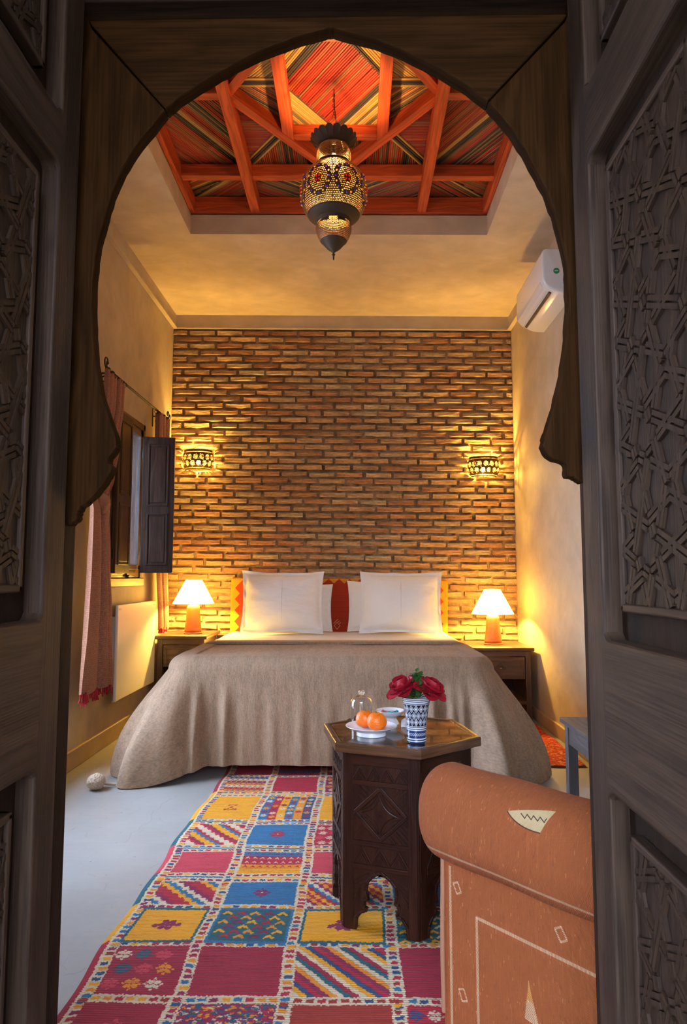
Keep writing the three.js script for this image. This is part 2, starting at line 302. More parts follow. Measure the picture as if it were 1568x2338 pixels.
  for (const sx of [-1, 1]) for (const sz of [-1, 1]) {
    const q = (pts) => pts.map(([x, z]) => [x * sx, z * sz]);
    const dd = (x, z) => [x * sx, z * sz], off = (p, d) => { const L = Math.hypot(...d); return (-d[1] * p[0] + d[0] * p[1]) / L; };
    const stripe = (p, d, seq, w = 0.075) => band(off(p, d), w, seq);
    { const d = dd(hx - A, hz - T), p = dd(A, T), e = stripe(p, d, ['olive', 'straw', 'dark', 'dark', 'olive', 'straw'], 0.09);
      reeds(q([[A, T], [hx, hz], [hx, T]]), dd(hx - A, (hz - T) * 0.75), mixes.earth, 0.0135, e); reeds(q([[A, T], [A, hz], [hx, hz]]), d, mixes.warm, 0.0135, e); }
    { const d = dd(-(hx - A), T), p = dd(hx, 0.05); reeds(q([[A, 0], [hx, 0], [hx, T], [A, T]]), d, sz < 0 ? mixes.warm : mixes.earth, 0.0145, (s) => { const u = (s - off(dd((A + hx) / 2, T / 2), d)) * sx * sz; return Math.abs(u + 0.03) < 0.03 ? (u > -0.03 ? 'straw' : 'dark') : u * sx > 0.03 ? (rnd() < 0.6 ? 'red' : rnd() < 0.5 ? 'brick' : 'brown') : null; }); }
    { const d = dd(-A, hz - T), p = dd(A, T); reeds(q([[0, T], [A, T], [A, hz], [0, hz]]), d, mixes.warm, 0.0135, stripe(p, d, ['straw', 'olive', 'dark', 'straw', 'olive'], 0.075)); }
    reeds(q([[A, 0], [A, T], [A / 2, T / 2]]), [1, 0], mixes.red, 0.0135);
    reeds(q([[0, T], [A, T], [A / 2, T / 2]]), [0, 1], mixes.warm, 0.0135);
    { const d = dd(A / 2, T / 2), p = dd(A / 2, T / 2), nrm = [-d[1], d[0]], L = Math.hypot(...nrm), u = nrm.map((v) => v / L), e = Math.hypot(A / 2, T / 2);
      for (const [k, c] of [[-0.026, 'straw'], [-0.009, 'dark'], [0.009, 'dark'], [0.026, 'straw']]) { const b = one.clone(), D = d.map((v) => v / e); b.applyMatrix4(new THREE.Matrix4().compose(new THREE.Vector3(p[0] + d[0] * 0.5 + u[0] * k, yTop - 0.012, p[1] + d[1] * 0.5 + u[1] * k), new THREE.Quaternion().setFromEuler(new THREE.Euler(0, -Math.atan2(D[1], D[0]), 0)), new THREE.Vector3(e, 0.0085, 0.0085)));
        const cc = new Float32Array(b.attributes.position.count * 3); for (let i = 0; i < cc.length; i++) cc[i] = col[c][i % 3]; b.setAttribute('color', new THREE.BufferAttribute(cc, 3)); obj('edge_reed', b, reedMat, g); } }
    reeds(q([[B, 0], [A, 0], [B, C]]), dd(0.3, -0.28), sz > 0 ? mixes.straw : mixes.earth, 0.0135);
    reeds(q([[0, C], [B, C], [0, T]]), [0, 1], mixes.earth, 0.0135);
    reeds(q([[B, 0], [B, C], [0, C]]), dd(-B, C), mixes.straw, 0.0135, (s) => { const a = Math.abs(s - off(dd(B, 0), dd(-B, C))); return a < 0.028 ? 'dark' : a < 0.05 ? 'straw' : null; });
  }
  for (const s of [-1, 1]) for (const [k, c] of [[-0.026, 'straw'], [-0.009, 'dark'], [0.009, 'dark'], [0.026, 'straw']]) {
    const b = one.clone().applyMatrix4(new THREE.Matrix4().compose(new THREE.Vector3(s * (A + B) / 2, yTop - 0.012, k), new THREE.Quaternion(), new THREE.Vector3(A - B, 0.0085, 0.0085))), cc = new Float32Array(b.attributes.position.count * 3);
    for (let i = 0; i < cc.length; i++) cc[i] = col[c][i % 3]; b.setAttribute('color', new THREE.BufferAttribute(cc, 3)); obj('edge_reed', b, reedMat, g);
  }
  reeds([[B, 0], [0, C], [-B, 0], [0, -C]], [-B, C].map((v, i) => (i ? -v : v)), mixes.red.concat('red', 'brick'), 0.0145, (s, lo, hi) => (Math.min(s - lo, hi - s) < 0.02 ? 'dark' : null));
}
// ---------------------------------------------------------------- doorway: two carved leaves and the arched board
// interlaced straps on a grid of eight-pointed stars; each line is a pair of thin strips; clipped to w x h
function straps(w, h, p, strip = 0.0080, gap = 0.0112, high = 0.0055) {
  const a = p / (1 + Math.SQRT2), segs = [], th = (67.5 * PI) / 180, out = [];
  const poly = (cx, cy, n, side, rot, skip) => {
    const ap = side / (2 * Math.tan(PI / n)), rays = [];
    for (let i = 0; i < n; i++) { const t = rot + (i * 2 * PI) / n, m = [cx + ap * Math.cos(t), cy + ap * Math.sin(t)], tx = [-Math.sin(t), Math.cos(t)], nx = [-Math.cos(t), -Math.sin(t)]; for (const s of [1, -1]) rays.push({ i, s, m, d: [tx[0] * s * Math.cos(th) + nx[0] * Math.sin(th), tx[1] * s * Math.cos(th) + nx[1] * Math.sin(th)] }); }
    if (n === 8) { for (let i = 0; i < 8; i++) segs.push([rays[i * 2].m, rays[((i + 3) % 8) * 2].m]); return; }
    for (const r of rays) {
      const q = rays.find((k) => k.s === -r.s && k.i === (r.i + r.s * skip + n * 2) % n);
      const den = r.d[0] * q.d[1] - r.d[1] * q.d[0]; if (Math.abs(den) < 1e-6) continue;
      const t = ((q.m[0] - r.m[0]) * q.d[1] - (q.m[1] - r.m[1]) * q.d[0]) / den; if (t <= 0 || t > p) continue;
      segs.push([r.m, [r.m[0] + r.d[0] * t, r.m[1] + r.d[1] * t]]);
    }
  };
  for (let i = -1; i <= Math.ceil(w / p); i++) for (let j = -1; j <= Math.ceil(h / p); j++) { poly((i + 0.5) * p, (j + 0.5) * p, 8, a, 0, 3); poly((i + 1) * p, (j + 1) * p, 4, a, PI / 4, 1); }
  // weave: where two lines cross, the one that passes under is cut away beside the other
  const cuts = segs.map(() => []), full = gap + strip + 0.005, found = segs.map(() => []);
  for (let i = 0; i < segs.length; i++) for (let j = i + 1; j < segs.length; j++) {
    const [p0, p1] = segs[i], [q0, q1] = segs[j], d = [p1[0] - p0[0], p1[1] - p0[1]], f = [q1[0] - q0[0], q1[1] - q0[1]], den = d[0] * f[1] - d[1] * f[0]; if (Math.abs(den) < 1e-9) continue;
    const t = ((q0[0] - p0[0]) * f[1] - (q0[1] - p0[1]) * f[0]) / den, v = ((q0[0] - p0[0]) * d[1] - (q0[1] - p0[1]) * d[0]) / den;
    if (t > 0.03 && t < 0.97 && v > 0.03 && v < 0.97) { const Li = Math.hypot(...d), Lj = Math.hypot(...f), sin = Math.abs(den) / (Li * Lj); found[i].push({ j, t, v, wi: full / 2 / sin / Li, wj: full / 2 / sin / Lj }); }
  }
  found.forEach((l, i) => l.sort((a, b) => a.t - b.t).forEach((c, k) => (k % 2 ? cuts[i].push([c.t - c.wi, c.t + c.wi]) : cuts[c.j].push([c.v - c.wj, c.v + c.wj]))));
  segs.forEach(([s, e], n) => { for (const k of [-1, 1]) {
    const dx = e[0] - s[0], dy = e[1] - s[1], L = Math.hypot(dx, dy), ox = (-dy / L) * k * gap / 2, oy = (dx / L) * k * gap / 2;
    let t0 = 0, t1 = 1; const cut = (den, num) => { if (Math.abs(den) < 1e-9) { if (num > 0) t1 = -1; } else if (den > 0) t0 = Math.max(t0, num / den); else t1 = Math.min(t1, num / den); };
    const x = s[0] + ox, y = s[1] + oy; cut(dx, -x); cut(-dx, x - w); cut(dy, -y); cut(-dy, y - h);
    let runs = t1 - t0 > 0.03 ? [[t0, t1]] : [];
    for (const [a, b] of cuts[n]) runs = runs.flatMap(([p0, p1]) => [[p0, Math.min(p1, a)], [Math.max(p0, b), p1]].filter(([u, v]) => v - u > 0.02));
    for (const [a, b] of runs) { const H = high * rr(0.92, 1.05), len = (b - a) * L, g = new THREE.BoxGeometry(len, strip, H + 0.002); g.translate(len / 2, 0, H / 2 - 0.001); g.rotateZ(Math.atan2(dy, dx)); g.translate(x + dx * a, y + dy * a, 0); out.push(uvMetres(g, 1, rr(0, 2))); }
  } });
  return merge(out);
}
const sharedStraps = {};
function doorLeaf(name, X, side, y) {                                  // side 1: right leaf, its carved face looks to -x; built with u = metres from the far edge
  const g = structure(name, [X, 0, ZD]); g.rotation.y = side > 0 ? -PI / 2 : PI / 2;
  const U = (u0, y0, n0, u1, y1, n1, r = 0.004, s = 2) => box(side * u0, y0, n0, side * u1, y1, n1, r, s);
  const W0 = 0.576, T0 = -0.05;                                        // leaf width, thickness behind the face
  obj('stile', U(0, 0.005, T0, 0.085, 2.72, 0, 0.006), W.door, g);
  obj('stile', U(W0 - 0.085, 0.005, T0, W0, 2.72, 0, 0.006), W.door, g);
  const rails = [[0.005, 0.10], [y.mid[0], y.mid[1]], [y.top[0], y.top[1]], [2.60, 2.72]];
  for (const [a, b] of rails) {
    const bow = new THREE.Shape(), u0 = 0.080, u1 = W0 - 0.080, c = 0.026; // rail ends sweep into the stiles
    bow.moveTo(u0, a - c); bow.quadraticCurveTo(u0 + 0.006, a, u0 + c, a); bow.lineTo(u1 - c, a); bow.quadraticCurveTo(u1 - 0.006, a, u1, a - c); bow.lineTo(u1, b + c); bow.quadraticCurveTo(u1 - 0.006, b, u1 - c, b); bow.lineTo(u0 + c, b); bow.quadraticCurveTo(u0 + 0.006, b, u0, b + c); bow.closePath();
    let s = uvMetres(extrude(bow, 0.046, 0.007, 3).translate(0, 0, -0.0462), 0, rr(0, 3)); if (side < 0) { s = uvMetres(extrude(shapeOf(bow.getPoints(10).map((p) => [-p.x, p.y]).reverse()), 0.046, 0.007, 3).translate(0, 0, -0.0462), 0, rr(0, 3)); }
    obj('rail', s, W.door, g);
  }
  for (const [a, b] of [[rails[0][1], rails[1][0]], [rails[1][1], rails[2][0]], [rails[2][1], rails[3][0]]]) {
    const u0 = 0.085, u1 = W0 - 0.085, m = 0.050;                      // sunk field, then a raised carved panel inside it
    const field = obj('panel', U(u0 - 0.01, a - 0.01, T0 + 0.004, u1 + 0.01, b + 0.01, -0.034, 0), W.doorDeep, g);
    const x0 = u0 + m, x1 = u1 - m, y0 = a + m, y1 = b - m, e = 0.014;
    obj('panel_frame', [U(x0, y0, -0.035, x0 + e, y1, -0.012), U(x1 - e, y0, -0.035, x1, y1, -0.012), U(x0, y0, -0.035, x1, y0 + e, -0.012), U(x0, y1 - e, -0.035, x1, y1, -0.012)], W.door, field);
    obj('panel_board', U(x0 + e - 0.002, y0 + e - 0.002, -0.036, x1 - e + 0.002, y1 - e + 0.002, -0.0195, 0), W.carve, field);
    const w = x1 - x0 - 2 * e, h = y1 - y0 - 2 * e;
    const k = h.toFixed(3); sharedStraps[k] ??= straps(w, h, 0.178);
    const c = obj('carved_straps', sharedStraps[k].clone().translate(side > 0 ? x0 + e : -(x0 + e) - w, y0 + e, -0.0195), W.carve, field);
  }
  return g;
}
doorLeaf('door_1', -0.555, -1, { mid: [0.852, 1.112], top: [1.966, 2.066] });
doorLeaf('door_2', 0.4335, 1, { mid: [0.821, 1.080], top: [1.966, 2.104] });
{
  const g = structure('trim_4', [0, 0, -1.35]);
  const left = [[-0.564, 1.289], [-0.551, 1.302], [-0.545, 1.323], [-0.524, 1.341], [-0.491, 1.385], [-0.483, 1.404], [-0.491, 1.419], [-0.475, 1.447], [-0.477, 1.464], [-0.508, 1.549], [-0.527, 1.644], [-0.533, 1.745], [-0.53, 1.856], [-0.517, 1.921], [-0.496, 1.997], [-0.462, 2.068], [-0.395, 2.16]];
  const top = [[-0.395, 2.16], [-0.355, 2.193], [-0.283, 2.241], [-0.192, 2.289], [-0.1, 2.324], [-0.063, 2.334], [-0.047, 2.337], [-0.033, 2.332], [0.056, 2.305], [0.148, 2.26], [0.22, 2.215], [0.278, 2.169]];
  const right = [[0.278, 2.169], [0.326, 2.107], [0.369, 2.026], [0.395, 1.969], [0.415, 1.903], [0.429, 1.829], [0.431, 1.763], [0.428, 1.701], [0.415, 1.603], [0.393, 1.518], [0.374, 1.461], [0.372, 1.444], [0.384, 1.423], [0.414, 1.412], [0.418, 1.386], [0.43, 1.383], [0.446, 1.373]];
  const rough = (pts) => { const s = new THREE.CatmullRomCurve3(pts.map((p) => new THREE.Vector3(p[0], p[1], 0)), false, 'centripetal').getPoints(pts.length * 5); return s.map((p) => [p.x + rr(-1, 1) * 0.0012, p.y + rr(-1, 1) * 0.0012]); };
  const L = -0.605, R = 0.475, TOP = 2.364, mitreL = [-0.555, 2.351], mitreR = [0.440, 2.351];
  const bevelled = (pts, along) => uvMetres(extrude(shapeOf(pts), 0.034, 0.004, 2).translate(0, 0, -0.02), along, rr(0, 3));
  const shift = (pts, dx, dy) => pts.map(([x, y]) => [x + dx, y + dy]);
  obj('arch_board', bevelled([[L, 1.292], ...rough(left), [mitreL[0] - 0.003, mitreL[1] - 0.003], [-0.566, 2.373], [L, 2.373]], 1), W.arch, g);
  obj('arch_board', bevelled([...rough(right), [R, 1.381], [R, 2.373], [0.451, 2.373], [mitreR[0] + 0.003, mitreR[1] - 0.003]], 1), W.arch, g);
  obj('arch_board', bevelled([...shift(rough(top), 0, 0.002), mitreR, [0.449, TOP], [-0.564, TOP], mitreL], 0), W.arch, g);
  obj('lintel', box(-0.607, 2.374, -0.048, 0.492, 2.475, 0.05, 0.006, 2), W.doorDeep, g);
  obj('jamb', box(-0.607, 0, -0.048, -0.575, 2.374, 0.05, 0.005, 2), W.doorDeep, g);
  obj('jamb', box(0.460, 0, -0.048, 0.492, 2.374, 0.05, 0.005, 2), W.doorDeep, g);
}
// the dim vestibule in front of the door: soffit and two side walls; beyond it the courtyard is open to the sky
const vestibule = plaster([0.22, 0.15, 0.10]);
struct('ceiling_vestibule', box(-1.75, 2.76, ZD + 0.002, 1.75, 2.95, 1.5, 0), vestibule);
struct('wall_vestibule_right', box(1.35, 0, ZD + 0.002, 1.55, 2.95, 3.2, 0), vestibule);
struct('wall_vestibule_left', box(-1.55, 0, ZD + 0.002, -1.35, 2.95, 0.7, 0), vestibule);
struct('wall_courtyard', box(-6, 0, 6.5, 3.2, 2.9, 6.7, 0), plaster([0.42, 0.32, 0.24]));
struct('wall_outside', [box(-6, 0, ZD, -1.76, 4.2, ZF, 0), box(1.51, 0, ZD, 3.2, 4.2, ZF, 0)], P.wall);
// ---------------------------------------------------------------- bed and bedding
const weave = texture(128, 128, (x, y) => { const a = Math.sin(x * 64 * PI) * 0.5 + 0.5, b = Math.sin(y * 64 * PI) * 0.5 + 0.5; return [0.5 + 0.25 * (a - b) + 0.25 * (fbm(x, y, 16, 16, 2, 70) - 0.5)]; });
const linenBump = texture(512, 512, (x, y) => [0.5 + 0.5 * (fbm(x, y, 70, 14, 3, 71) - 0.5) + 0.5 * (fbm(x, y, 6, 6, 3, 73) - 0.5)]);
{
  const t = thing('bed', 'wide bed with a red kilim headboard edged in yellow zigzags against the brick wall', 'bed', [-0.15, 0, -5.27]);
  const kilim = canvasTexture(2048, 1024, (g, w, h) => {
    g.fillStyle = '#c98a1e'; g.fillRect(0, 0, w, h);
    const M = 88, tooth = 46; g.fillStyle = '#ad3012'; g.beginPath(); g.moveTo(M, M);
    const zig = (x0, y0, x1, y1, nx, ny) => { const n = Math.round(Math.hypot(x1 - x0, y1 - y0) / 100); for (let i = 0; i < n; i++) { g.lineTo(lerp(x0, x1, (i + 0.5) / n) + nx * tooth, lerp(y0, y1, (i + 0.5) / n) + ny * tooth); g.lineTo(lerp(x0, x1, (i + 1) / n), lerp(y0, y1, (i + 1) / n)); } };
    zig(M, M, w - M, M, 0, -1); zig(w - M, M, w - M, h, 1, 0); g.lineTo(M, h); zig(M, h, M, M, -1, 0); g.fill();
    g.globalAlpha = 0.5; for (let y = 0; y < h; y += 5) { g.fillStyle = rnd() < 0.5 ? 'rgba(60,5,0,.22)' : 'rgba(255,110,50,.13)'; g.fillRect(M, y, w - 2 * M, rr(1, 4)); } g.globalAlpha = 1;
    g.strokeStyle = 'rgba(226,190,150,.8)'; g.lineWidth = 5;
    const diamond = (x, y, r, comb) => { g.beginPath(); g.moveTo(x, y - r); g.lineTo(x + r * 0.8, y); g.lineTo(x, y + r); g.lineTo(x - r * 0.8, y); g.closePath(); g.stroke(); if (comb) for (let k = -2; k <= 2; k++) { g.beginPath(); g.moveTo(x + k * 14 - 8, y - r - 12 + Math.abs(k) * 14); g.lineTo(x + k * 14 + 8, y - r - 26 + Math.abs(k) * 14); g.stroke(); } };
    for (const [x, y, r, c] of [[250, 560, 50, 1], [905, 640, 46, 0], [1110, 640, 46, 0], [1800, 560, 50, 1], [1010, 480, 34, 1], [250, 800, 50, 1], [1790, 800, 46, 1]]) diamond(x, y, r, c);
  });
  obj('bed_base', box(-0.98, 0.09, -1.04, 0.98, 0.36, 1.05, 0.02, 3), mat([0.44, 0.10, 0.045], 0.9, { bumpMap: scaled(weave, 8, 8), bumpScale: 0.001 }), t);
  obj('mattress', box(-0.98, 0.36, -1.04, 0.98, 0.665, 1.05, 0.06, 4), mat([0.75, 0.74, 0.72], 0.9), t);
  for (const [x, z] of [[-0.88, 0.92], [0.88, 0.92], [-0.88, -0.95], [0.88, -0.95]]) obj('leg', new THREE.CylinderGeometry(0.038, 0.034, 0.095, 24).translate(x, 0.0475, z), W.doorDeep, t);
  const hb = new RoundedBoxGeometry(2.0, 0.92, 0.07, 5, 0.022); hb.translate(0, 0, 0);
  const p = hb.attributes.position, uv = hb.attributes.uv; for (let i = 0; i < p.count; i++) uv.setXY(i, p.getX(i) / 2.0 + 0.5, p.getY(i) / 0.92 * 0.92 + 0.5);
  const head = obj('headboard', hb, mat([1, 1, 1], 0.9, { map: kilim, bumpMap: scaled(weave, 20, 10), bumpScale: 0.0012 }), t);
  head.position.set(0.0, 0.706, -1.09); head.rotation.z = -0.012;
}
// cloth that lies on a bed and hangs over its edges. path(s): top edge line [x, z, nx, nz]; hem(s): [height, flare]; inner: how far it reaches inwards
function draped(path, hem, top, nS, { inner = 0.3, round = 0.085, ripple, seed: sd = 0 } = {}) {
  const rows = [];
  const prof = []; for (let i = 0; i <= 4; i++) prof.push([-inner + (inner - round) * i / 4, 0, 0]);
  for (let i = 1; i <= 7; i++) { const a = (i / 7) * PI / 2; prof.push([-round + round * Math.sin(a), -round * (1 - Math.cos(a)), 0]); }
  for (let i = 1; i <= 22; i++) prof.push([0, -round, i / 22]);
  const along = [0]; for (let i = 1; i < prof.length; i++) along.push(along[i - 1] + Math.hypot(prof[i][0] - prof[i - 1][0], prof[i][1] - prof[i - 1][1]) + (prof[i][2] - prof[i - 1][2]) * 0.6);
  return surface(nS, prof.length - 1, (s, v) => {
    const k = Math.round(v * (prof.length - 1)), [o, dy, f] = prof[k], [x, z, nx, nz] = path(s), [hy, fl] = hem(s), e = smooth(0, 0.35, f) ;
    const rp = ripple ? ripple(s, f) : 0, out = o + fl * (1 - Math.pow(1 - f, 1.55)) + rp;
    const y = f > 0 ? lerp(top - round, hy, f) : top + dy;
    const un = 0.004 * Math.sin(x * 9 + z * 5 + sd) * Math.cos(z * 7 - x * 3);
    return [x + nx * out, Math.max(0.004, y + (f > 0 ? 0 : un)), z + nz * out];
  }, { uv: (s, v) => { const k = Math.round(v * (prof.length - 1)); return [s * 3.7, along[k]]; } });
}
{
  const heather = texture(512, 512, (x, y) => { const v = 0.88 + 0.17 * (fbm(x, y, 60, 10, 3, 80) - 0.5) + 0.22 * (fbm(x, y, 200, 120, 2, 84) - 0.5); return [v, v * 0.985, v * 0.97]; }, { srgb: true });
  const wool = mat([0.355, 0.228, 0.145], 0.95, { map: scaled(heather, 1.6, 1.6), bumpMap: scaled(linenBump, 2.4, 3.2), bumpScale: 0.0022, side: THREE.DoubleSide, sheen: 0.3, sheenRoughness: 0.6 });
  wool.sheenColor.setRGB(0.5, 0.45, 0.4);
  const x0 = -1.17, x1 = 0.865, zf = -4.19, zb = -5.10, R = 0.17, arc = (PI / 2) * R, sideL = zf - zb - R, frontL = x1 - x0 - 2 * R, total = 2 * sideL + 2 * arc + frontL;
  const path = (s) => {
    let d = s * total; if (d < sideL) return [x0, zb + d, -1, 0]; d -= sideL;
    if (d < arc) { const a = d / R; return [x0 + R - R * Math.cos(a), zf - R + R * Math.sin(a), -Math.cos(a), Math.sin(a)]; } d -= arc;
    if (d < frontL) return [x0 + R + d, zf, 0, 1]; d -= frontL;
    if (d < arc) { const a = d / R; return [x1 - R + R * Math.sin(a), zf - R + R * Math.cos(a), Math.sin(a), Math.cos(a)]; } d -= arc;
    return [x1, zf - R - d, 1, 0];
  };
  const sL = (sideL + arc * 0.5) / total, sR = 1 - sL, bump = (s, c, w) => Math.exp(-(((s - c) / w) ** 2));
  const hem = (s) => {
    const cl = bump(s, sL, 0.045), cr = bump(s, sR, 0.045), front = smooth(sL, sL + 0.06, s) * (1 - smooth(sR - 0.06, sR, s));
    const base = lerp(0.13, 0.075, front), y = lerp(base, 0.006, Math.min(1, Math.max(cl, cr) * 1.15));
    return [y, lerp(lerp(0.20, 0.19, s > 0.5 ? 1 : 0), 0.04, front) + 0.13 * cl + 0.12 * cr];
  };
  const ripple = (s, f) => {
    const amp = 0.005 + 0.034 * (bump(s, sL - 0.02, 0.07) + 1.55 * bump(s, sR - 0.035, 0.07)) + 0.024 * (bump(s, sL + 0.075, 0.03));
    const w = 0.9 * Math.sin(s * 152 + 1.3 + 0.6 * f) + 0.5 * Math.sin(s * 263 + 2.1 - f); return smooth(0.0, 0.75, f) * amp * (w > 0 ? w * 1.15 : w * 0.75) + 0.004 * f * Math.sin(s * 43);
  };
  const parts = [draped(path, hem, 0.698, 420, { inner: 0.165, ripple }), surface(60, 30, (u, v) => { const x = lerp(x0 + 0.125, x1 - 0.125, u), z = lerp(zb, zf - 0.125, v); return [x, 0.6965 + 0.004 * Math.sin(x * 9 + z * 5) * Math.cos(z * 7 - x * 3), z]; }, { flip: false, uv: (u, v) => [u * 1.5, v * 0.6] })];
  const t = thing('blanket', 'brown woven wool blanket spread over the bed with corners trailing on the floor', 'blanket');
  obj('blanket_cloth', parts, wool, t);
  // folded-back upper edge lying on the sheet
  const fold = surface(120, 14, (u, v) => { const a = v * PI * 1.0, w = x1 - x0, x = lerp(x0 - 0.02, x1 + 0.02, u), drop = Math.pow(Math.max(0, Math.abs(u - 0.5) * 2 - 0.86) / 0.14, 2) * 0.16; const e = Math.min(1, v / 0.12); return [x, 0.6985 - drop + 0.021 * Math.sin(e * PI / 2) - 0.012 * v, zb + 0.10 + 0.004 * Math.sin(e * PI) - 0.215 * smooth(0.06, 1, v) + 0.003 * Math.sin(u * 31)]; }, { uv: (u, v) => [u * 1.6, v * 0.2], flip: true });
  obj('turned_edge', fold, wool, t);
  const beads = []; for (let k = 0; k < 150; k++) { const a = Math.acos(1 - 2 * (k + 0.5) / 150), b = k * 2.399963; beads.push(new THREE.SphereGeometry(rr(0.008, 0.0115), 7, 5).translate(0.042 * Math.sin(a) * Math.cos(b), 0.042 * Math.cos(a) * 0.85, 0.045 * Math.sin(a) * Math.sin(b))); }
  const tassel = obj('tassel_ball', merge(beads), mat([0.50, 0.38, 0.27], 0.95), t); tassel.position.set(-1.450, 0.044, -3.925);
  obj('tassel_cord', tube([[-1.45, 0.05, -3.925], [-1.41, 0.025, -3.955], [-1.36, 0.012, -3.985]], 0.008, 12, 8), mat([0.50, 0.38, 0.27], 0.95), t);
}
const whiteBump = texture(512, 512, (x, y) => [0.5 + 0.6 * (fbm(x, y, 5, 9, 4, 90) - 0.5)]);
const linen = mat([0.90, 0.90, 0.90], 0.85, { bumpMap: scaled(whiteBump, 1.2, 1.2), bumpScale: 0.012, side: THREE.DoubleSide });
{
  const x0 = -1.185, x1 = 0.875, R = 0.10;
  const cross = [[x0 - 0.03, 0.40], [x0 - 0.015, 0.50], [x0, 0.585]]; for (let i = 1; i <= 6; i++) { const a = (i / 6) * PI / 2; cross.push([x0 + R * (1 - Math.cos(a)), 0.585 + R * Math.sin(a)]); }
  for (let i = 1; i < 24; i++) cross.push([lerp(x0 + R, x1 - R, i / 24), 0.676 + 0.010 * Math.sin((i / 24) * PI)]);
  for (let i = 6; i >= 0; i--) { const a = (i / 6) * PI / 2; cross.push([x1 - R * (1 - Math.cos(a)), 0.585 + R * Math.sin(a)]); } cross.push([x1 + 0.015, 0.50], [x1 + 0.03, 0.40]);
  const s = surface(cross.length - 1, 30, (u, v) => { const [x, y] = cross[Math.round(u * (cross.length - 1))], z = lerp(-6.30, -4.85, v); return [x, y + (y > 0.6 ? 0.003 * Math.sin(x * 11 + z * 8) : 0), z]; }, { flip: true, uv: (u, v) => [u * 2, v * 1.4] });
  tag(obj('bed_sheet', s, linen), 'white bed sheet showing between the pillows and the brown blanket', 'sheet');
}
// pillow: square stuffed case with a flat flange round it; leans back
function pillow(name, label, [x, y, z], w, h, d, lean, turn, tilt, group) {
  const t = thing(name, label, 'pillow', [x, y, z], turn, group); t.rotation.x = lean; t.rotation.z = tilt;
  const sd = rr(0, 9), f = 0.032, N = 56, edge = (u, v) => { const a = Math.max(Math.abs(u), Math.abs(v)); return a; };
  const pos = (sgn) => (uu, vv) => {
    const u = uu * 2 - 1, v = vv * 2 - 1, pinch = 1 - 0.055 * (1 - v * v) * Math.abs(u) ** 3 , pinch2 = 1 - 0.06 * (1 - u * u) * Math.abs(v) ** 3;
    const X = u * w / 2 * pinch, Y = v * h / 2 * pinch2, iu = Math.abs(u) / (1 - 2 * f / w * 1.0), iv = Math.abs(v) / (1 - 2 * f / h * 1.0);
    const body = iu < 1 && iv < 1 ? Math.pow((1 - iu ** 2.3) * (1 - iv ** 2.3), 0.6) : 0;
    const rim = Math.max(Math.abs(u), Math.abs(v)), ang = Math.atan2(v, u) / (2 * PI) + 1, wr = 0.034 * smooth(0.30, 0.85, rim) * (vnoise(ang % 1, rim * 0.5, 22, 3, Math.round(sd * 10)) - 0.5) + 0.010 * (vnoise(uu, vv, 4, 4, Math.round(sd * 7)) - 0.5) + 0.006 * smooth(0.88, 1, rim) * Math.sin((u + v) * 14 + sd);
    return [X, Y + h / 2, sgn * (d / 2 * body * (1 - 0.18 * v) + 0.002) + wr + 0.012 * (rim > 0.9 ? Math.sin(u * 6 + sd) * (rim - 0.9) * 10 : 0)];
  };
  obj('pillow_case', [surface(N, N, pos(1)), surface(N, N, pos(-1), { flip: true })], linen, t);
  obj('seam', tube(Array.from({ length: 9 }, (_, i) => { const p = pos(1)(0.5, 0.14 + 0.75 * i / 8); return [p[0], p[1], p[2] + 0.0004]; }), 0.0016, 24, 5), linen, t);
  return t;
}
pillow('pillow', 'flat white pillow half hidden behind the left large pillow', [-0.54, 0.69, -6.215], 0.68, 0.43, 0.11, -0.11, 0.05, 0.0);
pillow('pillow', 'flat white pillow half hidden behind the right large pillow', [0.27, 0.69, -6.215], 0.68, 0.46, 0.11, -0.11, -0.05, 0.0);
pillow('pillow', 'large square white pillow on the left of the bed, its corners flared', [-0.635, 0.69, -5.97], 0.725, 0.555, 0.24, -0.20, 0.04, 0.0);
pillow('pillow', 'large square white pillow on the right of the bed, its case edge flared', [0.395, 0.69, -5.97], 0.725, 0.55, 0.24, -0.20, -0.05, -0.02);

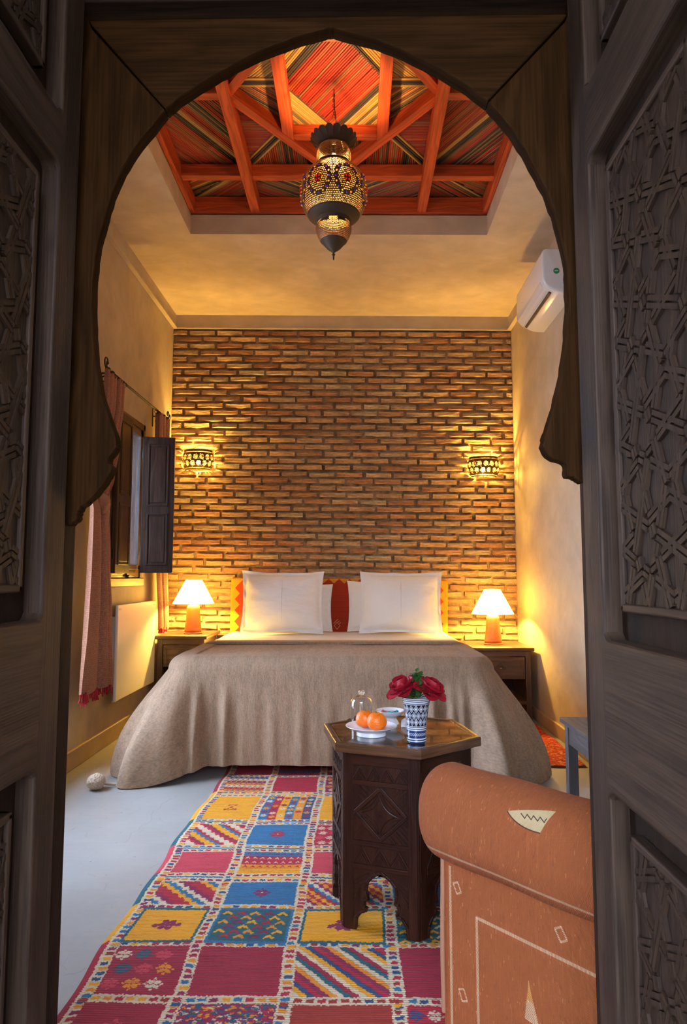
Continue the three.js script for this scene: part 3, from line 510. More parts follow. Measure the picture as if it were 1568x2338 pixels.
// ---------------------------------------------------------------- nightstands and table lamps
function nightstand(label, [x, z], w, d, h, side) {
  const t = thing('nightstand', label, 'nightstand', [x, 0, z]);
  obj('top', box(-w / 2 - 0.025, h - 0.03, -d / 2, w / 2 + 0.025, h, d / 2 + 0.025, 0.008, 3), W.stand, t);
  for (const a of [-1, 1]) for (const b of [-1, 1]) obj('leg', [box(a * (w / 2 - 0.045), 0, b * (d / 2 - 0.045), a * w / 2, h - 0.03, b * d / 2, 0.005, 2)], W.stand, t);
  obj('side_panel', box(-w / 2 + 0.008, 0.14, -d / 2 + 0.02, -w / 2 + 0.026, h - 0.03, d / 2 - 0.02, 0.002), W.stand, t);
  obj('side_panel', box(w / 2 - 0.026, 0.14, -d / 2 + 0.02, w / 2 - 0.008, h - 0.03, d / 2 - 0.02, 0.002), W.stand, t);
  obj('shelf', box(-w / 2 + 0.02, 0.14, -d / 2 + 0.02, w / 2 - 0.02, 0.165, d / 2 - 0.01, 0.002), W.stand, t);
  obj('rail', box(-w / 2 + 0.04, h - 0.075, d / 2 - 0.03, w / 2 - 0.04, h - 0.03, d / 2 - 0.006, 0.003), W.stand, t);
  const dr = obj('drawer', box(-w / 2 + 0.05, h - 0.26, d / 2 - 0.05, w / 2 - 0.05, h - 0.08, d / 2 - 0.008, 0.004, 2), W.stand, t);
  const fw = w / 2 - 0.07, y0 = h - 0.24, y1 = h - 0.10, zz = d / 2 - 0.009;
  obj('drawer_carving', [box(-fw, y0, zz, fw, y0 + 0.012, zz + 0.008), box(-fw, y1 - 0.012, zz, fw, y1, zz + 0.008), box(-fw, y0, zz, -fw + 0.012, y1, zz + 0.008), box(fw - 0.012, y0, zz, fw, y1, zz + 0.008),
    ...[-1, 1].map((s) => bar([s * 0.05, (y0 + y1) / 2, zz + 0.002], [0, y1 - 0.02, zz + 0.002], 0.010, 0.008, [0, 0, 1])), ...[-1, 1].map((s) => bar([s * 0.05, (y0 + y1) / 2, zz + 0.002], [0, y0 + 0.02, zz + 0.002], 0.010, 0.008, [0, 0, 1]))], W.stand, dr);
  obj('knob', new THREE.SphereGeometry(0.012, 16, 12).translate(0, (y0 + y1) / 2, d / 2 + 0.006), mat([0.25, 0.17, 0.08], 0.35, { metalness: 0.9 }), dr);
  obj('lower_panel', box(-w / 2 + 0.04, 0.165, -d / 2 + 0.02, w / 2 - 0.04, h - 0.26, -d / 2 + 0.03, 0.002), W.stand, t);
  return t;
}
nightstand('dark carved nightstand in the right corner beside the bed, carrying the right lamp', [1.20, -6.04], 0.50, 0.60, 0.603);
nightstand('dark wooden nightstand by the window curtain, mostly hidden behind the bed', [-1.47, -6.10], 0.40, 0.56, 0.688);
{
  const leather = texture(256, 256, (x, y) => { const v = 0.85 + 0.3 * (fbm(x, y, 8, 8, 4, 95) - 0.5); return [v, v * 0.97, v * 0.94]; }, { srgb: true });
  const shadeMat = mat([0.86, 0.78, 0.62], 0.98, { transmission: 0.48, thickness: 0, side: THREE.DoubleSide });
  const t = thing('table_lamp', 'lit table lamp with orange leather base on the left nightstand by the curtain', 'lamp', [-1.425, 0.688, -6.06], 0, undefined);
  obj('base', lathe([[0.0001, 0], [0.080, 0], [0.080, 0.010], [0.0001, 0.0105]], 48), mat([0.62, 0.38, 0.18], 0.4), t);
  obj('body', lathe([[0.0001, 0.01], [0.074, 0.0101], [0.0745, 0.03], [0.071, 0.06], [0.062, 0.13], [0.0575, 0.20], [0.057, 0.225], [0.053, 0.229], [0.0001, 0.23]], 48), mat([0.60, 0.155, 0.03], 0.42, { map: leather, bumpMap: leather, bumpScale: 0.001 }), t);
  obj('collar', lathe([[0.052, 0.229], [0.050, 0.243], [0.035, 0.247], [0.014, 0.25], [0.014, 0.285], [0.0001, 0.286]], 32), mat([0.7, 0.6, 0.42], 0.35, { metalness: 0.6 }), t);
  const shade = obj('shade', lathe([[0.181, 0.258], [0.181, 0.262], [0.070, 0.468], [0.070, 0.472]], 64), shadeMat, t);
  obj('shade_rim', [new THREE.TorusGeometry(0.181, 0.0025, 8, 64).rotateX(PI / 2).translate(0, 0.259, 0), new THREE.TorusGeometry(0.070, 0.0025, 8, 48).rotateX(PI / 2).translate(0, 0.471, 0)], mat([0.8, 0.72, 0.55], 0.8), t);
  obj('bulb', new THREE.SphereGeometry(0.028, 20, 16).scale(1, 1.25, 1).translate(0, 0.335, 0), mat([1, 1, 1], 0.5, { emissive: new THREE.Color().setRGB(1, 0.62, 0.25), emissiveIntensity: 18 }), t);
  pointLight(t, [0, 0.335, 0], WARM, POWER.lamp, 0.028);
  copy(t, 'lit table lamp with orange leather base on the right nightstand near the corner', [1.197, 0.603, -6.02]);
}
// ---------------------------------------------------------------- pierced brass lamps
function pierced(w, h, draw) { return canvasTexture(w, h, (g, W, H) => { g.fillStyle = '#fff'; g.fillRect(0, 0, W, H); draw(g, W, H); }, { srgb: false }); }
const dot = (g, x, y, r) => { g.beginPath(); g.arc(x, y, r, 0, 7); g.fill(); };
{
  const t = thing('pendant_lantern', 'pierced brass lantern with coloured glass beads hanging below the red reed ceiling', 'lantern', [-0.115, 2.945, -3.63]);
  const brass = (alphaMap, o = {}) => mat([0.15, 0.088, 0.04], 0.5, { metalness: 0.5, side: THREE.DoubleSide, ...(alphaMap ? { alphaMap, alphaTest: 0.5 } : {}), ...o });
  const solid = brass(null, { metalness: 0.3, roughness: 0.55 }); solid.color.setRGB(0.062, 0.035, 0.02); solid.specularIntensity = 0.6;
  // body: radius 0.185; 7 medallions round it
  const bodyProf = curvePts([[0.086, 0.528], [0.105, 0.518], [0.142, 0.49], [0.172, 0.444], [0.185, 0.385], [0.182, 0.33], [0.167, 0.275], [0.145, 0.242]], 40);
  const arcLen = bodyProf.reduce((s, p, i) => s + (i ? Math.hypot(p[0] - bodyProf[i - 1][0], p[1] - bodyProf[i - 1][1]) : 0), 0);
  const rAt = (v) => bodyProf[Math.round(v * 40)][0], NM = 7, PW = 2048, PH = 640;
  const beadsBlue = [], beadsRed = [], beadsGold = [];
  const at = (u, v, r, list, out = 0.001) => { const k = v * 40, i = Math.min(39, Math.floor(k)), p = [lerp(bodyProf[i][0], bodyProf[i + 1][0], k - i), lerp(bodyProf[i][1], bodyProf[i + 1][1], k - i)], a = u * 2 * PI; list.push(new THREE.SphereGeometry(r, 10, 8).translate((p[0] + out) * Math.sin(a), p[1], (p[0] + out) * Math.cos(a))); };
  const bodyHoles = pierced(PW, PH, (g, W, H) => {
    const metre = (du, dv, v) => Math.hypot(du * 2 * PI * rAt(clamp(v)), dv * arcLen);
    const cs = []; for (let m = 0; m < NM; m++) cs.push([(m + 0.5) / NM, 0.62]);
    const wrap = (d) => d - Math.round(d);
    g.fillStyle = '#000';
    // v = 0 is the top of the outline; the texture's row 0 is v = 1
    const rowStep = 0.0092;
    for (let r = 0; r * rowStep < arcLen; r++) {
      const v = (r + 0.5) * rowStep / arcLen, R = rAt(clamp(v)), n = Math.round((2 * PI * R) / rowStep);
      for (let k = 0; k < n; k++) {
        const u = (k + (r % 2) * 0.5 + rr(-0.12, 0.12)) / n; let ok = v > 0.02 && v < 0.985;
        for (const [cu, cv] of cs) { const d = metre(wrap(u - cu), v - cv, (v + cv) / 2); if (Math.abs(d - 0.066) < 0.0095 || d < 0.021) ok = false; }
        if (ok) { const px = 0.0025; g.beginPath(); g.ellipse(u * W, (1 - v) * H, px / (2 * PI * R) * W, px / arcLen * H, 0, 0, 7); g.fill(); }
      }
    }
    for (const [cu, cv] of cs) {
      const R = rAt(cv), pt = (a, d) => [cu + (d * Math.cos(a)) / (2 * PI * rAt(clamp(cv + d * Math.sin(a) / arcLen))), cv + (d * Math.sin(a)) / arcLen];
      const hole = ([u, v], px) => { const RR = rAt(clamp(v)); g.beginPath(); g.ellipse(u * W, (1 - v) * H, px / (2 * PI * RR) * W, px / arcLen * H, 0, 0, 7); g.fill(); };
      for (let k = 0; k < 16; k++) { const p = pt((k / 16) * 2 * PI, 0.066); if (p[1] < 0.03 || p[1] > 0.97) continue; hole(p, 0.004); at(p[0], p[1], k % 2 ? 0.0058 : 0.0066, k % 2 ? beadsGold : beadsBlue); }
      for (let k = 0; k < 4; k++) { const p = pt(((k + 0.5) / 4) * 2 * PI, 0.0125); hole(p, 0.004); at(p[0], p[1], 0.0066, beadsRed); }
      for (let k = 0; k < 8; k++) { const p = pt((k / 8) * 2 * PI, 0.024); hole(p, 0.003); at(p[0], p[1], 0.0042, beadsGold); }
    }
  });
  const bodyGeo = lathe(bodyProf, 96);
  const body = obj('body', bodyGeo, brass(bodyHoles), t);
  const bright = (alphaMap) => mat([0.62, 0.42, 0.19], 0.5, { metalness: 0.5, side: THREE.DoubleSide, alphaMap, alphaTest: 0.5 });   // polished inside of the shell
  const inside = (prof) => prof.map(([r, y]) => [r - 0.0016, y]);
  obj('body_lining', lathe(inside(bodyProf), 96), bright(bodyHoles), body);
  const bead = (c) => mat(c, 0.35, { transmission: 0.7, thickness: 0, side: THREE.DoubleSide });
  for (const [l, c, n] of [[beadsBlue, [0.16, 0.10, 0.75], 'blue glass beads'], [beadsRed, [0.75, 0.03, 0.02], 'red glass beads'], [beadsGold, [0.95, 0.72, 0.22], 'amber glass beads']]) { const b = obj('glass_beads', merge(l), bead(c), body); b.userData.kind = 'stuff'; b.userData.label = n; }
  const ring = (name, prof) => obj(name, lathe(prof, 72), solid, t);
  ring('waist_band', [[0.086, 0.528], [0.094, 0.531], [0.095, 0.540], [0.086, 0.545]]);
  ring('under_band', curvePts([[0.145, 0.242], [0.142, 0.236], [0.125, 0.222], [0.108, 0.212], [0.098, 0.208], [0.094, 0.20], [0.090, 0.192]], 18));
  const small = (w, h, n, rows, skip) => pierced(w, h, (g, W, H) => { g.fillStyle = '#000'; for (let r = 0; r < rows; r++) for (let k = 0; k < n; k++) { const u = (k + (r % 2) * 0.5 + rr(-0.1, 0.1)) / n, v = (r + 0.5) / rows; if (skip && skip(u, v)) continue; g.beginPath(); g.ellipse(u * W, v * H, (0.30 * W) / n, (0.30 * H) / rows, 0, 0, 7); g.fill(); } });
  const neckProf = curvePts([[0.082, 0.632], [0.094, 0.61], [0.097, 0.585], [0.094, 0.56], [0.086, 0.545]], 24), neckHoles = small(1024, 160, 84, 12);
  obj('neck_lining', lathe(inside(neckProf), 72), bright(neckHoles), obj('neck', lathe(neckProf, 72), brass(neckHoles), t));
  const bowlProf = curvePts([[0.090, 0.192], [0.099, 0.172], [0.098, 0.148], [0.088, 0.118], [0.074, 0.092]], 24), bowlHoles = small(1024, 192, 82, 15, (u, v) => v > 0.72 && Math.abs(((u * 6) % 1) - 0.5) < 0.25);
  obj('bowl_lining', lathe(inside(bowlProf), 72), bright(bowlHoles), obj('lower_bowl', lathe(bowlProf, 72), brass(bowlHoles), t));
  ring('cone_tip', [[0.074, 0.092], [0.066, 0.085], [0.038, 0.052], [0.012, 0.032], [0.006, 0.028], [0.005, 0.020], [0.010, 0.014], [0.005, 0.010], [0.004, -0.014], [0.0001, -0.016]]);
  // scalloped crown: flaring petals round an open mouth
  obj('crown', surface(192, 10, (u, v) => { const a = u * 2 * PI, lobe = Math.abs(Math.sin(a * 9)), flare = v * v, r = 0.082 + 0.044 * flare + 0.006 * lobe * v, y = 0.632 + (0.052 + 0.016 * Math.pow(lobe, 0.6)) * v; return [r * Math.sin(a), y, r * Math.cos(a)]; }), solid, t);
  ring('crown_base', [[0.082, 0.632], [0.088, 0.634], [0.088, 0.640], [0.083, 0.644]]);
  for (let k = 0; k < 3; k++) { const a = (k / 3) * 2 * PI + 0.5; obj('hanger', tube([[0.112 * Math.sin(a), 0.69, 0.112 * Math.cos(a)], [0.055 * Math.sin(a), 0.75, 0.055 * Math.cos(a)], [0.004 * Math.sin(a), 0.82, 0.004 * Math.cos(a)]], 0.0028, 16, 6), mat([0.45, 0.30, 0.13], 0.4, { metalness: 0.8 }), t); }
  const links = []; for (let k = 0; k < 9; k++) links.push(new THREE.TorusGeometry(0.008, 0.0022, 6, 14).scale(0.75, 1.2, 1).rotateY((k % 2) * PI / 2).translate(0, 0.83 + k * 0.0155, 0));
  obj('chain', merge(links), mat([0.22, 0.15, 0.08], 0.45, { metalness: 0.8 }), t);
  obj('cord', tube([[0.006, 0.70, 0.004], [0.012, 0.80, 0.0], [0.004, 0.88, 0.006], [0.001, 0.99, 0.001]], 0.003, 24, 6), mat([0.05, 0.04, 0.035], 0.6), t);
  obj('socket', lathe([[0.0001, 0.70], [0.011, 0.70], [0.011, 0.662], [0.0001, 0.660]], 24), mat([0.05, 0.04, 0.035], 0.6), t);
  obj('bulb', new THREE.SphereGeometry(0.019, 20, 16).scale(1, 1.5, 1).translate(0, 0.58, 0), mat([1, 1, 1], 0.5, { emissive: new THREE.Color().setRGB(1, 0.74, 0.38), emissiveIntensity: 14 }), t);
  pointLight(t, [0, 0.565, 0], WARM_PENDANT, POWER.pendant, 0.019);
}
{
  const holes = pierced(1024, 384, (g, W, H) => {
    g.fillStyle = '#000';
    for (const v of [0.05, 0.86]) for (let k = 0; k < 64; k++) { g.save(); g.translate((k + 0.5) / 64 * W, v * H); g.rotate(0.5); g.beginPath(); g.ellipse(0, 0, 3.5, 11, 0, 0, 7); g.fill(); g.restore(); }
    for (let m = 0; m < 8; m++) for (let q = 0; q < 2; q++) { const cx = (m + 0.5 + q * 0.5) / 8 * W, cy = (0.30 + 0.30 * q) * H; for (let k = 0; k < 10; k++) { const a = k / 10 * 2 * PI; g.beginPath(); g.ellipse(cx + 40 * Math.cos(a), cy + 40 * Math.sin(a), 9, 4.6, a, 0, 7); g.fill(); dot(g, cx + 19 * Math.cos(a + 0.3), cy + 19 * Math.sin(a + 0.3), 4); } dot(g, cx, cy, 8); }
    for (let k = 0; k < 110; k++) dot(g, rr(0, W), rr(0.1, 0.8) * H, rr(2, 4.5));
  });
  const t = thing('wall_sconce', 'lit pierced brass half-drum sconce on the brick wall by the window shutter', 'sconce', [-1.49, 2.285, ZB + 0.03]);
  const metal = mat([0.10, 0.06, 0.03], 0.5, { metalness: 0.5, side: THREE.DoubleSide, alphaMap: holes, alphaTest: 0.5 }), solid = mat([0.14, 0.085, 0.04], 0.45, { metalness: 0.6 });
  const half = (prof, m, name) => obj(name, new THREE.LatheGeometry(prof.map(([r, y]) => new THREE.Vector2(r, y)), 48, -PI / 2, PI).scale(1, 1, 0.85), m, t);
  half(curvePts([[0.133, 0.088], [0.146, 0.05], [0.150, 0.0], [0.145, -0.05], [0.118, -0.088]], 20), metal, 'drum');
  half([[0.128, 0.088], [0.138, 0.088], [0.138, 0.094], [0.128, 0.094], [0.128, 0.088]], solid, 'upper_rim');
  half([[0.112, -0.094], [0.122, -0.094], [0.122, -0.086], [0.112, -0.086], [0.112, -0.094]], solid, 'lower_rim');
  half([[0.0001, -0.100], [0.03, -0.099], [0.115, -0.091]], mat([0.10, 0.06, 0.03], 0.5, { metalness: 0.5, side: THREE.DoubleSide, alphaMap: scaled(holes, 1, 0.5), alphaTest: 0.5 }), 'floor_plate');
  obj('back_plate', box(-0.03, -0.06, -0.004, 0.03, 0.06, 0.004, 0.002), solid, t);
  obj('bulb', new THREE.SphereGeometry(0.02, 18, 14).scale(1, 1.3, 1).translate(0, -0.01, 0.055), mat([1, 1, 1], 0.5, { emissive: new THREE.Color().setRGB(1, 0.72, 0.36), emissiveIntensity: 30 }), t);
  pointLight(t, [0, -0.01, 0.055], WARM, POWER.sconce, 0.02);
  copy(t, 'lit pierced brass half-drum sconce on the brick wall near the plain right corner', [1.217, 2.212, ZB + 0.03]);
}
// ---------------------------------------------------------------- window, curtains, radiator, air conditioner
{
  const g = structure('window_1', [XL, 0, 0]), y0 = 1.13, y1 = 2.44, z0 = -5.60, z1 = -4.86, F = W.frame;
  obj('window_frame', [box(-0.10, y0, z0, 0.012, y1, z0 + 0.045), box(-0.10, y0, z1 - 0.045, 0.012, y1, z1), box(-0.10, y1 - 0.05, z0, 0.012, y1, z1)], F, g);
  obj('window_sill', box(-0.12, y0 - 0.02, z0 - 0.02, 0.025, y0 + 0.045, z1 + 0.02, 0.006, 2), F, g);
  obj('lower_rail', [box(-0.085, y0 + 0.045, z0 + 0.045, 0.004, y0 + 0.115, z1 - 0.045, 0.006, 2)], wood([0.16, 0.085, 0.04], 0.22), g);
  obj('latch', [box(0.003, y0 + 0.05, -5.24, 0.016, y0 + 0.14, -5.225, 0.003), new THREE.SphereGeometry(0.011, 12, 10).translate(0.02, y0 + 0.06, -5.232)], mat([0.12, 0.09, 0.06], 0.4, { metalness: 0.8 }), g);
  for (const [a, b] of [[z0 + 0.045, -5.235], [-5.225, z1 - 0.045]]) obj('sash', [box(-0.030, y0 + 0.11, a, 0.006, y1 - 0.05, a + 0.045), box(-0.030, y0 + 0.11, b - 0.045, 0.006, y1 - 0.05, b), box(-0.030, y1 - 0.11, a, 0.006, y1 - 0.05, b), box(-0.030, y0 + 0.11, a, 0.006, y0 + 0.15, b)], wood([0.14, 0.10, 0.09], 0.4), g);
  for (const [a, b] of [[z0 + 0.085, -5.275], [-5.185, z1 - 0.085]]) obj('pane', box(-0.014, y0 + 0.14, a, -0.008, y1 - 0.1, b, 0), mat([0.92, 0.95, 1], 0.08, { transmission: 1, thickness: 0 }), g);
  // wrought grille outside the glass
  const iron = mat([0.03, 0.028, 0.027], 0.5, { metalness: 0.6 }), gr = [];
  for (let z = z0 + 0.07; z < z1; z += 0.105) { gr.push(box(-0.175, y0 + 0.02, z, -0.163, y1, z + 0.012, 0)); for (let y = y0 + 0.12; y < y1 - 0.08; y += 0.13) for (const s of [-1, 1]) { const pts = []; for (let k = 0; k <= 14; k++) { const a = k / 14 * 4.6, r = 0.042 * (1 - k / 18); pts.push([-0.168, y + s * 0.02 + r * Math.sin(a) * s, z + 0.058 + r * Math.cos(a)]); } gr.push(tube(pts, 0.0042, 20, 5)); } }
  obj('window_grille', gr, iron, g);
  // shutters: one nearly shut, the other swung open into the room
  const shutter = (len, x, z, turn, h0, h1) => {
    const s = obj('shutter', [box(0, h0, -0.017, len, h1, 0.017, 0.004, 2)], W.shutter, g); s.position.set(x, 0, z); s.rotation.y = turn;
    const mid = h0 + (h1 - h0) * 0.46, e = 0.045;
    for (const [a, b] of [[h0 + 0.06, mid - 0.03], [mid + 0.03, h1 - 0.06]]) for (const f of [1, -1]) {
      const u0 = e, u1 = len - e, zf = f * 0.017, zt = f * 0.024;
      obj('shutter_moulding', [box(u0, a, zf - f * 0.003, u0 + 0.012, b, zt), box(u1 - 0.012, a, zf - f * 0.003, u1, b, zt), box(u0, a, zf - f * 0.003, u1, a + 0.012, zt), box(u0, b - 0.012, zf - f * 0.003, u1, b, zt)], W.shutter, s);
      obj('shutter_panel', [box(u0 + 0.024, a + 0.026, zf - f * 0.003, u1 - 0.024, b - 0.026, f * 0.0215, 0.004, 2)], wood([0.075, 0.040, 0.028], 0.42, { specularIntensity: 0.5 }), s);
    }
    obj('hinge', [new THREE.CylinderGeometry(0.007, 0.007, 0.07, 12).translate(0, h0 + 0.14, 0), new THREE.CylinderGeometry(0.007, 0.007, 0.07, 12).translate(0, h1 - 0.14, 0)], iron, s);
    return s;
  };
  shutter(0.33, 0.034, -4.86, PI / 2 + 0.02, 1.21, 2.40);
  shutter(0.255, 0.028, -5.50, 0.14, 1.215, 2.325);
  // narrow lane outside, pale wall opposite
  struct('wall_passage', [box(-3.5, 0, -11, -3.3, 3.1, -4.6, 0), box(-3.5, 0, -11.2, -2.04, 3.1, -11, 0), box(-3.5, 2.9, -11, -2.04, 3.1, -6.6, 0)], plaster([0.5, 0.45, 0.42]));
}
const curtainMap = texture(256, 256, (x, y) => { const v = 0.82 + 0.3 * (fbm(x, y, 60, 90, 2, 100) - 0.5) + 0.04 * Math.sin(y * 64 * PI); return [v, v * 0.97, v * 0.95]; }, { srgb: true });
const curtainMat = mat([0.50, 0.24, 0.16], 0.92, { map: scaled(curtainMap, 3, 3), bumpMap: scaled(weave, 6, 6), bumpScale: 0.001, side: THREE.DoubleSide });
const fringeMat = mat([0.36, 0.012, 0.025], 0.9, { side: THREE.DoubleSide });
{
  const iron = mat([0.03, 0.024, 0.02], 0.55, { metalness: 0.25 }), x = -1.66, y = 2.575, za = -4.46, zb = -5.92;
  const t = thing('curtain_rod', 'black wrought iron curtain rod with scroll ends above the window', 'curtain rod', [x, y, 0]);
  obj('rod', new THREE.CylinderGeometry(0.009, 0.009, za - zb, 14).rotateX(PI / 2).translate(0, 0, (za + zb) / 2), iron, t);
  for (const z of [za - 0.09, zb + 0.1]) obj('bracket', [box(-0.102, -0.09, z - 0.008, -0.094, 0.075, z + 0.008, 0.002), new THREE.CylinderGeometry(0.006, 0.006, 0.1, 10).rotateZ(PI / 2).translate(-0.05, 0, z), tube(Array.from({ length: 12 }, (_, k) => { const a = -0.3 + k / 11 * 5.2, r = 0.034 * (1 - k / 16); return [-0.055 + r * Math.cos(a), -0.045 + r * Math.sin(a), z]; }), 0.0045, 30, 6), new THREE.SphereGeometry(0.017, 14, 10).translate(0, 0, z)], iron, t);
  for (const [z, s] of [[za, 1], [zb, -1]]) obj('finial', [tube(Array.from({ length: 16 }, (_, k) => { const a = PI + k / 15 * 5.6, r = 0.045 * (1 - k / 22); return [0, 0.043 + r * Math.cos(a) * 1, z + s * (0.02 - r * Math.sin(a))]; }), 0.0055, 40, 6), tube(Array.from({ length: 12 }, (_, k) => { const a = PI + k / 11 * 4.6, r = 0.028 * (1 - k / 18); return [0.012, 0.027 + r * Math.cos(a), z + s * (0.035 - r * Math.sin(a) * 0.8)]; }), 0.0045, 30, 6), new THREE.SphereGeometry(0.018, 14, 10).translate(0, 0, z - s * 0.01)], iron, t);
  for (let k = 0; k < 7; k++) obj('ring', new THREE.TorusGeometry(0.017, 0.0025, 8, 24).translate(0, -0.012, lerp(za - 0.12, -4.80, k / 6)), iron, t);
  for (let k = 0; k < 6; k++) obj('ring', new THREE.TorusGeometry(0.017, 0.0025, 8, 24).translate(0, -0.012, lerp(-5.60, zb + 0.02, k / 5)), iron, t);
}
// pleated hanging: levels [y, zNear, zFar, x, depth of pleats]; n pleats
function hanging(levels, n, sd = 0) {
  const at = (v) => { const k = v * (levels.length - 1), i = Math.min(levels.length - 2, Math.floor(k)), f = k - i, s = f * f * (3 - 2 * f); return levels[i].map((a, c) => lerp(a, levels[i + 1][c], c === 0 ? f : s)); };
  return surface(n * 14, 60, (u, v) => { const [y, z0, z1, x, d] = at(v), w = 0.25 * Math.sin(u * 7 + sd) + 0.15 * Math.sin(v * 5 + sd * 2); return [x + d * Math.sin((u * n + w) * 2 * PI + sd) + d * 0.35 * Math.sin(u * n * 3.1 + sd), y + 0.006 * Math.sin(u * 17 + sd), lerp(z0, z1, u) + d * 0.4 * Math.cos((u * n + w) * 2 * PI + sd)]; }, { uv: (u, v) => [u * 0.9, v * 1.3] });
}
function fringe(y, z0, z1, x, d, n, count, len) {
  const out = []; for (let k = 0; k < count; k++) { const u = (k + 0.5) / count, px = x + d * Math.sin(u * n * 2 * PI), L = len * rr(0.7, 1.2); out.push(tube([[px, y + 0.006, lerp(z0, z1, u)], [px + rr(-1, 1) * 0.004, y - L * 0.5, lerp(z0, z1, u) + rr(-1, 1) * 0.004], [px + rr(-1, 1) * 0.01, y - L, lerp(z0, z1, u) + rr(-1, 1) * 0.008]], rr(0.003, 0.005), 4, 5)); }
  return merge(out);
}
{
  const t = thing('curtain', 'dusty pink curtain knotted halfway down, near end of the rod', 'curtain');
  obj('curtain_top', hanging([[2.565, -4.40, -4.76, -1.655, 0.016], [2.40, -4.40, -4.74, -1.655, 0.020], [2.1, -4.32, -4.66, -1.655, 0.022], [1.85, -4.28, -4.58, -1.655, 0.024], [1.70, -4.30, -4.48, -1.645, 0.016], [1.62, -4.33, -4.42, -1.640, 0.010]], 6, 0.4), curtainMat, t);
  const ball = new THREE.SphereGeometry(0.062, 32, 24), p = ball.attributes.position;
  for (let i = 0; i < p.count; i++) { const a = Math.atan2(p.getZ(i), p.getX(i)), yy = p.getY(i), k = 1 + 0.12 * Math.sin(a * 5 + yy * 60) + 0.05 * Math.sin(yy * 90); p.setXYZ(i, p.getX(i) * k * 0.8, yy * 1.1, p.getZ(i) * k); } ball.computeVertexNormals();
  obj('curtain_knot', ball.translate(-1.63, 1.655, -4.36), curtainMat, t);
  obj('curtain_tail', hanging([[1.70, -4.18, -4.40, -1.635, 0.012], [1.60, -4.17, -4.48, -1.635, 0.020], [1.3, -4.16, -4.52, -1.64, 0.026], [0.9, -4.15, -4.60, -1.645, 0.028], [0.47, -4.15, -4.69, -1.65, 0.028]], 3, 1.1), curtainMat, t);
  obj('fringe', fringe(0.475, -4.15, -4.69, -1.65, 0.02, 3, 90, 0.06), fringeMat, t);
}
{
  const t = thing('curtain', 'dusty pink curtain behind the open shutter, at the far end of the rod', 'curtain');
  obj('curtain_cloth', hanging([[2.565, -5.60, -5.90, -1.655, 0.022], [2.2, -5.62, -5.88, -1.655, 0.024], [1.4, -5.74, -5.98, -1.66, 0.020], [0.735, -5.85, -6.05, -1.66, 0.020]], 4, 2.2), curtainMat, t);
  obj('fringe', fringe(0.74, -5.85, -6.05, -1.66, 0.016, 4, 50, 0.036), fringeMat, t);
}
{
  const t = thing('radiator', 'flat white panel radiator on the wall under the window', 'radiator', [XL, 0.645, -5.345]), white = mat([0.80, 0.77, 0.72], 0.35);
  obj('panel', new RoundedBoxGeometry(0.022, 0.68, 0.93, 4, 0.008).translate(0.065, 0, 0), white, t);
  for (const z of [-0.36, 0.36]) obj('bracket', box(0.002, -0.25, z - 0.02, 0.056, 0.25, z + 0.02, 0.003), white, t);
  obj('control', [box(0.03, -0.355, 0.34, 0.062, -0.335, 0.42, 0.004, 2)], mat([0.5, 0.48, 0.45], 0.5), t);
  for (const z of [-0.42, 0.42]) obj('corner_clip', box(0.075, 0.30, z - 0.02, 0.078, 0.315, z + 0.02, 0.001), mat([0.6, 0.58, 0.55], 0.4), t);
}
{
  const t = thing('air_conditioner', 'white split air conditioner high on the right wall with a green round sticker', 'air conditioner', [XR, 3.125, -4.95]), white = mat([0.64, 0.63, 0.64], 0.22, { clearcoat: 0.4, clearcoatRoughness: 0.15 });
  const prof = new THREE.Shape(); prof.moveTo(0, 0); prof.lineTo(0, 0.33); prof.lineTo(-0.17, 0.33); prof.quadraticCurveTo(-0.205, 0.33, -0.21, 0.29); prof.lineTo(-0.212, 0.13); prof.quadraticCurveTo(-0.208, 0.075, -0.165, 0.045); prof.lineTo(-0.10, 0.012); prof.quadraticCurveTo(-0.06, 0, 0, 0);
  obj('case', toCreasedNormals(uvMetres(extrude(prof, 0.76, 0.014, 4, 20).translate(0, 0, -0.38), 2), 0.6), white, t);
  obj('outlet_flap', toCreasedNormals(uvMetres(extrude(shapeOf([[-0.214, 0.112], [-0.210, 0.088], [-0.165, 0.0425], [-0.1595, 0.0455], [-0.205, 0.092], [-0.21, 0.112]]), 0.68, 0.001).translate(0, 0, -0.36), 2), 0.6), mat([0.64, 0.63, 0.64], 0.10, { clearcoat: 1, clearcoatRoughness: 0.05 }), t);
  obj('outlet_slot', bar([-0.148, 0.0325, -0.34], [-0.148, 0.0325, 0.33], 0.020, 0.012, [-0.45, -0.9, 0]), mat([0.02, 0.02, 0.02], 0.6), t);
  obj('sticker', [new THREE.CylinderGeometry(0.021, 0.021, 0.002, 28).rotateX(PI / 2).translate(-0.115, 0.165, 0.381)], mat([0.0, 0.20, 0.09], 0.5), t);
  obj('sticker_bar', box(-0.128, 0.162, 0.3815, -0.102, 0.168, 0.383, 0.0005), mat([0.4, 0.6, 0.5], 0.5), t);
  obj('indicator', box(-0.2135, 0.17, -0.20, -0.211, 0.176, -0.185, 0.0005), mat([0.25, 0.25, 0.25], 0.4), t);
}
